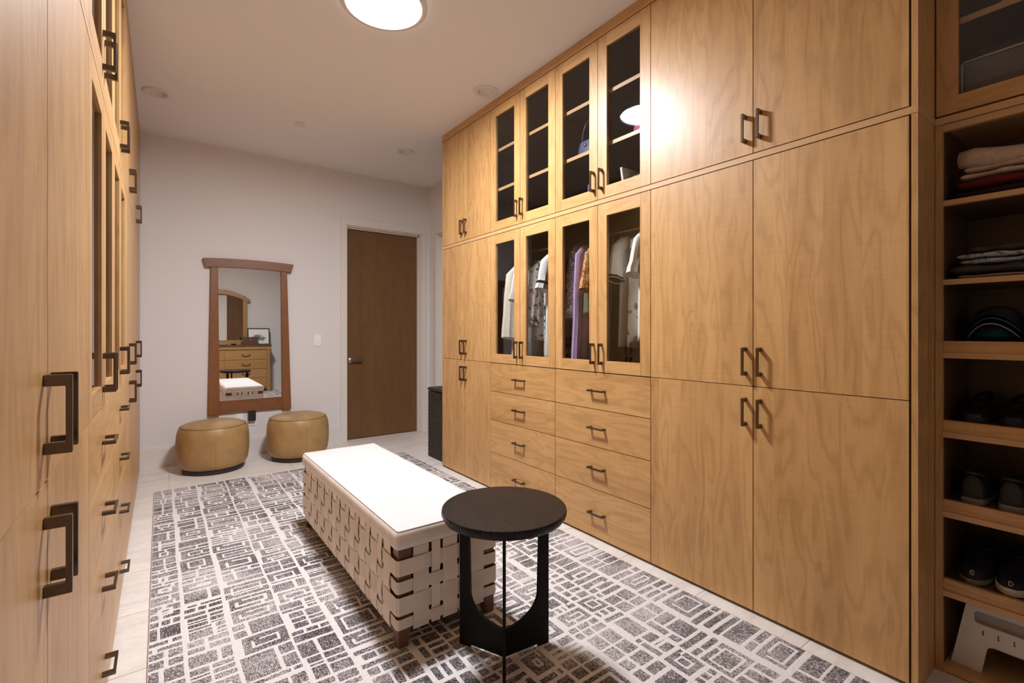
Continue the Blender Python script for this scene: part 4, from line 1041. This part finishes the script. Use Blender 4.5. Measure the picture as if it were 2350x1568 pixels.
# ------------------------------------------------------------------ handbags and small things in the upper glass cabinet
M['blue_leather'] = plain('slate_blue_leather', (0.10, 0.12, 0.20), 0.3, noise=0.2, nscale=20)
M['pink'] = plain('pink_satin', (0.55, 0.08, 0.22), 0.5, noise=0.2, nscale=20)
M['maroon'] = plain('maroon_cloth', (0.10, 0.015, 0.03), 0.7, noise=0.2, nscale=30)
M['silver_cloth'] = print_fabric('silver_sequins', [(0.4, (0.04, 0.035, 0.03)), (0.55, (0.35, 0.32, 0.28)), (0.7, (0.7, 0.66, 0.6))], 120, 2, 0, 0.3)
M['grey_cloth'] = fabric('pale_grey_cloth', (0.42, 0.43, 0.42))
def soft_bag(bm, cx, cy, z0, w, d, h, puff=0.2, n=16, rot=0.0):
    rs = []
    for t, k in ((0, 0.86), (0.06, 0.97), (0.3, 1.0), (0.6, 0.9), (0.85, 0.66), (0.97, 0.5), (1.0, 0.42)):
        r_ = []
        for i in range(n):
            a = 2*PI*i/n; c, s_ = math.cos(a), math.sin(a)
            px_ = math.copysign(abs(c)**0.6, c)*w/2*(1-0.12*t); py_ = math.copysign(abs(s_)**0.7, s_)*d/2*k
            r_.append((cx+px_*math.cos(rot)-py_*math.sin(rot), cy+px_*math.sin(rot)+py_*math.cos(rot), z0+h*t))
        rs.append(r_)
    rings(bm, rs)
def handbag(name, cx, cy, z0, w, d, h, mat, label, strap=0.10, smat=None, rot=PI/2, clasp=True):
    b_ = thing(name, (cx, cy, z0), label, 'handbag')
    bm = bmesh.new(); soft_bag(bm, cx, cy, z0, w, d, h, rot=rot); mk('body', fixn(bm), mat, b_, smooth=True)
    ca, sa = math.cos(rot), math.sin(rot)
    if strap:
        bm = bmesh.new(); pts_ = [(cx+ca*w*0.34*math.cos(a), cy+sa*w*0.34*math.cos(a), z0+h*0.95+strap*math.sin(a)) for a in np.linspace(0, PI, 13)]
        tube(bm, pts_, 0.006, 8); mk('strap', bm, smat or mat, b_, smooth=True)
    if clasp:
        bm = bmesh.new(); lathe(bm, cx-d*0.42, cy, [(0.012, z0+h*0.62), (0.014, z0+h*0.66), (0.012, z0+h*0.72)], 14); mk('clasp', bm, 'chrome', b_, smooth=True)
S1, S2, S0 = 2.352+0.0115, 2.66+0.0115, Z_T1+0.0195
handbag('handbag', 2.26, 2.215, S1, 0.20, 0.09, 0.13, 'blue_leather', 'slate blue handbag with a tall strap on the middle glass-cabinet shelf', 0.14, 'blue_leather')
handbag('handbag', 2.25, 1.77, S1, 0.14, 0.08, 0.10, 'pink', 'pink satin pouch on the shelf below the reflected lamp', 0.03)
handbag('handbag', 2.22, 1.735, S0, 0.22, 0.10, 0.10, 'silver_cloth', 'silver sequinned clutch on the bottom of the upper glass cabinet', 0)
handbag('handbag', 2.24, 1.90, S0, 0.10, 0.07, 0.14, 'maroon', 'small maroon pouch beside the sequinned clutch', 0.02)
pb = thing('folder', (2.24, 1.845, S0), 'pale stiff folder leaning behind the sequinned clutch', 'folder')
mk('board', tilt_y(bx(2.16, 2.32, 1.835, 1.85, S0+0.001, S0+0.16), 1.84, S0, math.radians(-9)), 'offwhite' if 'offwhite' in M else FB['offwhite'], pb, bevel=0.002)
db = thing('slim_case', (2.22, 2.145, S0), 'dark slim case standing on the bottom of the upper glass cabinet', 'case')
bm = bmesh.new(); rings(bm, [rrect(2.19, 2.24, 2.12, 2.17, S0+0.004+z_, 0.008, 3) for z_ in (0, 0.13)]); mk('body', fixn(bm), 'blue_leather', db, smooth='auto')
bm = bmesh.new(); rings(bm, [rrect(2.197, 2.233, 2.127, 2.163, S0+0.1345+z_, 0.008, 3) for z_ in (0, 0.07)]); mk('cap', fixn(bm), 'plug', db, smooth='auto')
bm = bmesh.new(); soft_bag(bm, 2.21, 2.225, S0, 0.17, 0.13, 0.045, rot=PI/2)
tag(mk('folded_scarf', fixn(bm), 'grey_cloth', None, smooth=True), 'pale grey folded scarf at the front of the upper glass cabinet', 'scarf')

# ------------------------------------------------------------------ things on the open shelves
def folded(name, x0, x1, y0, y1, z0, h, mat, label, seed=0, group=None, lobes=2, cat='clothes'):
    """a folded garment: rounded front fold, uneven top, layer creases along the front"""
    g = thing(name, ((x0+x1)/2, (y0+y1)/2, z0), label, cat, group)
    r_ = random.Random(seed); p1, p2 = r_.uniform(0, 6), r_.uniform(0, 6)
    hs = [h/lobes]*lobes; z = z0
    for li, hh in enumerate(hs):
        bm = bmesh.new(); rs = []; ny_ = 22
        xo = r_.uniform(-0.008, 0.010); yo = r_.uniform(-0.01, 0.01)
        for i in range(ny_+1):
            f = i/ny_; y = y0+yo + (y1-y0)*f
            end = min(1.0, math.sqrt(max(0.0, 1-abs(2*f-1)**7))+0.10)
            ring = []
            for k in range(18):
                a = 2*PI*k/18; c, s_ = math.cos(a), math.sin(a)
                xx = (x0+x1)/2 + xo + math.copysign(abs(c)**0.45, c)*((x1-x0)/2)*(0.9+0.1*end) + 0.006*math.sin(9*f+p1+li)*(1 if c < 0 else 0)
                bulge = 1+0.16*math.sin(6*f*PI*0.7+p2+li*2)+0.07*math.sin(23*f+p1+3*c)
                zz = z + hh/2 + math.copysign(abs(s_)**0.7, s_)*hh/2*end*(bulge if s_ > 0 else 1.0)
                ring.append((xx, y, max(zz, z+0.0006)))
            rs.append(ring)
        rings(bm, rs); mk('fold', fixn(bm), mat, g, smooth=True); z += hh*0.99
    return z
F_beige = fabric('beige_knit', (0.50, 0.38, 0.27), 0.12, 60); F_mar = fabric('maroon_knit', (0.12, 0.012, 0.012), 0.15, 60); F_plum = fabric('dark_plum_knit', (0.025, 0.010, 0.022), 0.15, 60)
F_blue = print_fabric('blue_grey_print', [(0.36, (0.04, 0.035, 0.03)), (0.45, (0.30, 0.29, 0.27)), (0.55, (0.52, 0.50, 0.46)), (0.62, (0.10, 0.17, 0.34)), (0.7, (0.55, 0.53, 0.5))], 22)
F_satin = fabric('dark_satin', (0.05, 0.045, 0.042), 0.2, 10, 0.35); F_grey = fabric('charcoal_cloth', (0.06, 0.055, 0.05), 0.3, 20); F_tan = fabric('tan_cloth', (0.32, 0.22, 0.14)); F_red = fabric('red_cloth', (0.22, 0.01, 0.012))
FX0, FX1 = XS+0.035, XS+0.33
z1 = 1.7195
z2 = folded('folded_sweater', FX0-0.005, FX1, 0.225, 0.462, z1, 0.034, F_plum, 'dark plum folded knit at the bottom of the beige blanket stack', 1, 'folded clothes on the open shelves', 1)
z2 = folded('folded_sweater', FX0, FX1, 0.21, 0.456, z2, 0.036, F_mar, 'maroon folded sweater under the beige one', 2, 'folded clothes on the open shelves', 1)
z2 = folded('folded_sweater', FX0+0.01, FX1, 0.25, 0.438, z2, 0.050, F_beige, 'beige folded sweater with a loose roll on top, upper open shelf', 3, 'folded clothes on the open shelves', 2)
bm = bmesh.new(); pts_ = [(FX0+0.025, 0.438, z2+0.028), (FX0+0.022, 0.40, z2+0.026), (FX0+0.03, 0.33, z2+0.018), (FX0+0.035, 0.26, z2+0.015), (FX0+0.03, 0.2, z2+0.02)]
tube(bm, pts_, [0.030, 0.036, 0.030, 0.026, 0.022], 14)
tag(mk('rolled_sweater', bm, F_beige, None, smooth=True), 'loosely rolled beige sleeve bundle lying on top of the beige sweater', 'clothes', 'folded clothes on the open shelves')
z1 = 1.4315
z2 = folded('folded_shirt', FX0, FX1, 0.22, 0.452, z1, 0.016, F_tan, 'thin tan folded garment at the bottom of the patterned stack', 4, 'folded clothes on the open shelves', 1)
z2 = folded('folded_shirt', FX0-0.006, FX1, 0.23, 0.458, z2, 0.036, F_satin, 'dark satin folded garment under the blue patterned shirt', 5, 'folded clothes on the open shelves', 1)
z2 = folded('folded_shirt', FX0, FX1, 0.21, 0.445, z2, 0.040, F_blue, 'blue and grey patterned folded shirt on the second open shelf', 6, 'folded clothes on the open shelves', 2)
z2 = folded('folded_shirt', FX0+0.03, FX1, 0.20, 0.425, z2, 0.030, F_grey, 'charcoal crumpled garment on top of the patterned shirt', 7, 'folded clothes on the open shelves', 1)
# caps
M['cap_navy'] = fabric('navy_cap', (0.022, 0.026, 0.045), 0.15, 40); M['cap_grey'] = fabric('slate_cap', (0.055, 0.06, 0.085), 0.15, 40); M['cap_teal'] = fabric('teal_cap', (0.02, 0.14, 0.17), 0.15, 40); M['brim_edge'] = fabric('pale_brim_edge', (0.42, 0.44, 0.46))
def cap(cx, cy, z0, s, mat, bmat, label):
    c = thing('baseball_cap', (cx, cy, z0), label, 'cap', 'caps nested on the open shelf')
    bm = bmesh.new(); rs = []
    for t in np.linspace(0, 1, 8):
        a = t*PI/2; rs.append(circ(cx+0.06, cy, z0+0.006+0.098*s*math.sin(a), max(0.004, 0.086*s*math.cos(a)**0.75), 24, max(0.004, 0.078*s*math.cos(a)**0.75)))
    rings(bm, rs); mk('crown', fixn(bm), mat, c, smooth=True)
    bm = bmesh.new(); Tt = []; Bt = []
    N_ = 15; K = 5
    for i in range(N_):
        f = -1+2*i/(N_-1); rowT = []; rowB = []
        for k in range(K):
            g = k/(K-1)
            x = cx+0.06-math.sqrt(max(0, 1-(f*0.9)**2))*0.080*s - g*0.062*s*(1-0.35*f*f); y = cy+f*0.078*s
            z = z0+0.018+0.062*s*(1-f*f)-0.006*g
            rowT.append(bm.verts.new((x, y, z+0.002))); rowB.append(bm.verts.new((x, y, z-0.002)))
        Tt.append(rowT); Bt.append(rowB)
    for i in range(N_-1):
        for k in range(K-1):
            bm.faces.new((Tt[i][k], Tt[i+1][k], Tt[i+1][k+1], Tt[i][k+1])); bm.faces.new((Bt[i][k], Bt[i][k+1], Bt[i+1][k+1], Bt[i+1][k]))
        bm.faces.new((Tt[i][-1], Tt[i+1][-1], Bt[i+1][-1], Bt[i][-1]))
    br = mk('brim', fixn(bm), mat, c, smooth='auto')
    bm = bmesh.new(); tube(bm, [(cx+0.06-math.sqrt(max(0, 1-(f*0.9)**2))*0.080*s-0.0635*s*(1-0.35*f*f), cy+f*0.078*s, z0+0.012+0.062*s*(1-f*f)) for f in np.linspace(-1, 1, 19)], 0.0022, 6); mk('brim_edge', bm, bmat, br, smooth=True)
zc = SHOE_Z[0]
cap(XS+0.165, 0.365, zc, 0.92, 'cap_navy', 'brim_edge', 'navy cap with a pale brim edge at the bottom of the nested caps')
cap(XS+0.168, 0.362, zc+0.016, 0.97, 'cap_teal', 'cap_teal', 'teal cap in the middle of the nested caps')
cap(XS+0.172, 0.366, zc+0.031, 1.0, 'cap_grey', 'cap_navy', 'slate grey cap on top of the nested caps')
bm = bmesh.new(); soft_bag(bm, XS+0.17, 0.235, zc, 0.14, 0.09, 0.11)
tag(mk('red_pouch', fixn(bm), F_red, None, smooth=True), 'red cloth pouch beside the nested caps', 'pouch')
# shoes
M['shoe_black'] = plain('black_shoe', (0.010, 0.009, 0.010), 0.38, noise=0.2, nscale=40); M['shoe_dark'] = plain('dark_mesh_shoe', (0.022, 0.020, 0.018), 0.7, noise=0.3, nscale=120); M['shoe_navy'] = plain('navy_suede_shoe', (0.008, 0.010, 0.022), 0.75, noise=0.3, nscale=80)
M['sole_white'] = plain('white_sole', (0.62, 0.58, 0.52), 0.6, noise=0.05); M['sole_dark'] = plain('dark_sole', (0.02, 0.018, 0.016), 0.7); M['sole_grey'] = plain('grey_sole', (0.20, 0.18, 0.16), 0.7)
def shoe(cx, cy, z0, direction, mat, smat, label, L_=0.27, wd2=0.043, hgt=0.088, sole_h=0.022, letter=None):
    """direction -1: toe points to the room; +1: heel to the room. cx = front-most x"""
    s = thing('shoe', (cx+L_/2, cy, z0), label, 'shoe', 'shoes on the open shelves')
    N_ = 16
    def width(t): return wd2*(0.62+0.38*math.sin(min(1, t*1.9)*PI/2))*(1 if t < 0.62 else 1.0-0.0*t)*math.sqrt(max(0.0, 1-((max(0, t-0.62))/0.385)**2.4)) if t > 0 else wd2*0.3
    def P_(t): return cx + (L_*(1-t) if direction < 0 else L_*t)      # t=0 heel, 1 toe
    tt = [0, 0.015, 0.05, 0.12, 0.2, 0.3, 0.4, 0.5, 0.6, 0.7, 0.78, 0.86, 0.92, 0.96, 0.985, 1.0]
    ww = [max(0.012, width(t)) for t in tt]; ww[0] = wd2*0.42; ww[1] = wd2*0.58
    left = [(P_(t), cy-w) for t, w in zip(tt, ww)]; right = [(P_(t), cy+w) for t, w in zip(tt, ww)]
    out = left + right[::-1]
    cxm = sum(p[0] for p in out)/len(out)
    bm = bmesh.new(); rings(bm, [[(cxm+(x-cxm)*k, cy+(y-cy)*k, z0+z) for x, y in out] for k, z in ((0.96, 0), (1.03, 0.004), (1.04, sole_h*0.7), (1.0, sole_h))])
    mk('sole', fixn(bm), smat, s, smooth='auto')
    bm = bmesh.new(); rs = []
    for t, w in zip(tt, ww):
        if t < 0.42: ht = hgt*(1.0-0.18*math.sin(t/0.42*PI))
        else: ht = hgt*(1.0 - 0.52*((t-0.42)/0.58)**0.8)
        if t > 0.9: ht *= math.sqrt(max(0.12, 1-((t-0.9)/0.1)**2*0.8))
        ht -= sole_h; op = 0.62 if t < 0.42 else 0.30
        arc = []
        for k in range(13):
            a = PI*k/12; c, sn = math.cos(a), math.sin(a)
            arc.append((P_(t)+(0.006 if t < 0.05 else 0), cy-w*0.985*math.copysign(abs(c)**0.62, c), z0+sole_h-0.001+ht*abs(sn)**0.72))
        rs.append(arc)
    V = [[bm.verts.new(p) for p in r] for r in rs]
    for a, b in zip(V, V[1:]):
        for k in range(12): bm.faces.new((a[k], a[k+1], b[k+1], b[k]))
    bm.faces.new(V[0]); bm.faces.new(V[-1][::-1])
    up = mk('upper', fixn(bm), mat, s, smooth=True)
    # collar opening: dark hollow with a padded rim
    ox = P_(0.235); rim = []
    for k in range(25):
        a = 2*PI*k/24; dx = 0.062*math.cos(a); rim.append((ox+dx*(1 if direction > 0 else -1), cy+wd2*0.60*math.sin(a), z0+hgt*0.955+0.012*abs(math.cos(a))**2*(1.0 if math.cos(a) < 0 else 0.45)))
    bm = bmesh.new(); tube(bm, rim, 0.0055, 7, False); mk('collar', bm, mat, up, smooth=True)
    bm = bmesh.new(); v_ = [bm.verts.new((x, y, z-0.002)) for x, y, z in rim[:-1]]; cv = bm.verts.new((ox, cy, z0+hgt*0.62))
    for i in range(24): bm.faces.new((v_[i], v_[(i+1) % 24], cv))
    mk('opening', fixn(bm), 'sole_dark', up, smooth=True)
    if direction < 0:
        for k in range(4):
            t = 0.46+0.075*k; zz = z0 + hgt*(1.0-0.52*((t-0.42)/0.58)**0.8)+0.001
            bm = bmesh.new(); tube(bm, [(P_(t), cy-0.018, zz-0.004), (P_(t)-0.004, cy, zz+0.002), (P_(t), cy+0.018, zz-0.004)], 0.0024, 6); mk('lace', bm, mat, up, smooth=True)
    if letter:
        bm = bmesh.new(); t = 0.93; xx = P_(t)-0.006; zz = z0+0.040
        def l3(p): return (xx+0.32*p[1]-0.002, cy+0.7*p[0], zz+0.7*p[1])
        if letter == 'G': pl_ = [(-0.007, 0.006), (-0.002, 0.010), (0.005, 0.008), (0.008, 0.0), (0.005, -0.008), (-0.002, -0.010), (-0.007, -0.005), (-0.007, 0.000), (0.001, 0.0)]
        else: pl_ = [(0.006, -0.010), (0.006, 0.010), (-0.003, 0.008), (-0.008, 0.0), (-0.004, -0.008), (0.006, -0.010)]
        tube(bm, [l3(p) for p in pl_], 0.0016, 6); mk('toe_mark', bm, 'sole_white', up, smooth=True)
shoe(XS+0.045, 0.405, SHOE_Z[1], -1, 'shoe_black', 'sole_dark', 'left shoe of the plain black pair on the upper shoe shelf', 0.27, 0.042, 0.082)
shoe(XS+0.045, 0.305, SHOE_Z[1], -1, 'shoe_black', 'sole_dark', 'right shoe of the plain black pair on the upper shoe shelf', 0.27, 0.042, 0.082)
shoe(XS+0.040, 0.404, SHOE_Z[2], 1, 'shoe_dark', 'sole_grey', 'left dark sneaker with its heel to the room', 0.29, 0.045, 0.105)
shoe(XS+0.040, 0.306, SHOE_Z[2], 1, 'shoe_dark', 'sole_grey', 'right dark sneaker with its heel to the room', 0.29, 0.045, 0.105)
shoe(XS+0.040, 0.405, SHOE_Z[3], -1, 'shoe_navy', 'sole_grey', 'left black shoe with a white G mark on the toe', 0.28, 0.045, 0.090, 0.020, 'G')
shoe(XS+0.042, 0.308, SHOE_Z[3], -1, 'shoe_navy', 'sole_white', 'right black shoe with a thick white sole and a white D mark', 0.28, 0.047, 0.092, 0.026, 'D')
# plastic step stool on the bottom
M['stool'] = plain('warm_white_plastic', (0.60, 0.56, 0.52), 0.5, noise=0.03); M['stool_tray'] = plain('grey_tray', (0.30, 0.27, 0.25), 0.6, noise=0.03)
QY0, QY1, QZ0, QZ1 = 0.02, 0.462, 0.0265, 0.262
st = thing('step_stool', (XS+0.15, (QY0+QY1)/2, QZ0), 'pale plastic step stool with slots and arched legs on the bottom shelf', 'step stool')
def stool_panel(xa, xb, slots):
    bm = bmesh.new(); prism(bm, [(QY1, QZ0), (QY1-0.040, QZ1-0.008), (QY1-0.052, QZ1), (QY0+0.052, QZ1), (QY0+0.040, QZ1-0.008), (QY0, QZ0)], 'X', xa, xb)
    o = mk('panel', bm, 'stool', st)
    cs = []
    ar = [(QY1-0.078, QZ0-0.02), (QY1-0.094, QZ0+0.082)]
    for i in range(1, 6): a = PI/2*i/5; ar.append((QY1-0.094-0.024*(1-math.cos(a)), QZ0+0.082+0.024*math.sin(a)))
    ar2 = [(QY0+QY1-y, z) for y, z in ar][::-1]
    b = bmesh.new(); prism(b, ar+ar2, 'X', xa-0.03, xb+0.03); cs.append(b)
    if slots:
        for k in range(8):
            y = QY1-0.085-k*0.039
            b = bmesh.new(); box(b, xa-0.03, xb+0.03, y-0.0022, y+0.0022, QZ0+0.135, QZ0+0.153); cs.append(b)
        b = bmesh.new(); prism(b, rr_2 := [(y, z) for y, z, _ in rrect(QY0+0.062, QY1-0.062, QZ0+0.172, QZ0+0.216, 0, 0.012, 3)], 'X', xa-0.03, xb+0.03); cs.append(b)
    bmesh.ops
    return cut(o, cs)
pan = stool_panel(XS+0.052, XS+0.066, True)
pan2 = stool_panel(XS+0.255, XS+0.267, False)
mk('tread', bx(XS+0.0695, XS+0.2545, QY0+0.056, QY1-0.056, QZ1-0.018, QZ1-0.001), 'stool', st, bevel=0.003)
mk('recess_floor', bx(XS+0.0662, XS+0.0692, QY0+0.060, QY1-0.060, QZ0+0.170, QZ0+0.2165), 'stool_tray', st)
mk('inner_rib', bx(XS+0.12, XS+0.13, QY0+0.085, QY1-0.085, QZ0+0.070, QZ0+0.120), 'stool', st, bevel=0.002)
# grey storage box behind the glass above the open shelves
sb = thing('storage_box', (XS+0.2, 0.3, Z_T1+0.02), 'grey storage box with a pale rim behind the glass above the open shelves', 'storage box')
M['box_grey'] = plain('grey_box_panel', (0.16, 0.155, 0.16), 0.4, noise=0.05)
M['box_rim'] = plain('pale_box_rim', (0.5, 0.47, 0.45), 0.4)
zb = Z_T1+0.0205
mk('panel', bx(XS+0.09, XS+0.33, 0.06, 0.432, zb+0.03, zb+0.185), 'box_grey', sb, bevel=0.004)
mk('base', bx(XS+0.088, XS+0.332, 0.058, 0.434, zb, zb+0.0295), 'black', sb, bevel=0.002)
bm = bmesh.new(); tube(bm, [(XS+0.086, 0.438, zb+0.005), (XS+0.086, 0.438, zb+0.184), (XS+0.086, 0.43, zb+0.19), (XS+0.086, 0.06, zb+0.19)], 0.0045, 8); mk('rim', bm, 'box_rim', sb, smooth=True)
um = thing('umbrella', (XS+0.15, 0.3, zb+0.2), 'dark rolled umbrella lying on the grey storage box', 'umbrella')
bm = bmesh.new(); tube(bm, [(XS+0.14, 0.42, zb+0.218), (XS+0.14, 0.40, zb+0.218), (XS+0.15, 0.2, zb+0.220), (XS+0.16, 0.05, zb+0.214)], [0.012, 0.020, 0.022, 0.014], 12); mk('canopy', bm, 'shoe_dark', um, smooth=True)
bm = bmesh.new(); tube(bm, [(XS+0.161, 0.047, zb+0.213), (XS+0.165, -0.02, zb+0.211)], 0.010, 10); mk('grip', bm, 'black', um, smooth=True)
bm = bmesh.new(); soft_bag(bm, XS+0.2, 0.27, 2.3845, 0.22, 0.2, 0.06)
tag(mk('folded_towel', fixn(bm), FB['white'], None, smooth=True), 'white folded cloth on the upper shelf above the grey storage box', 'cloth')
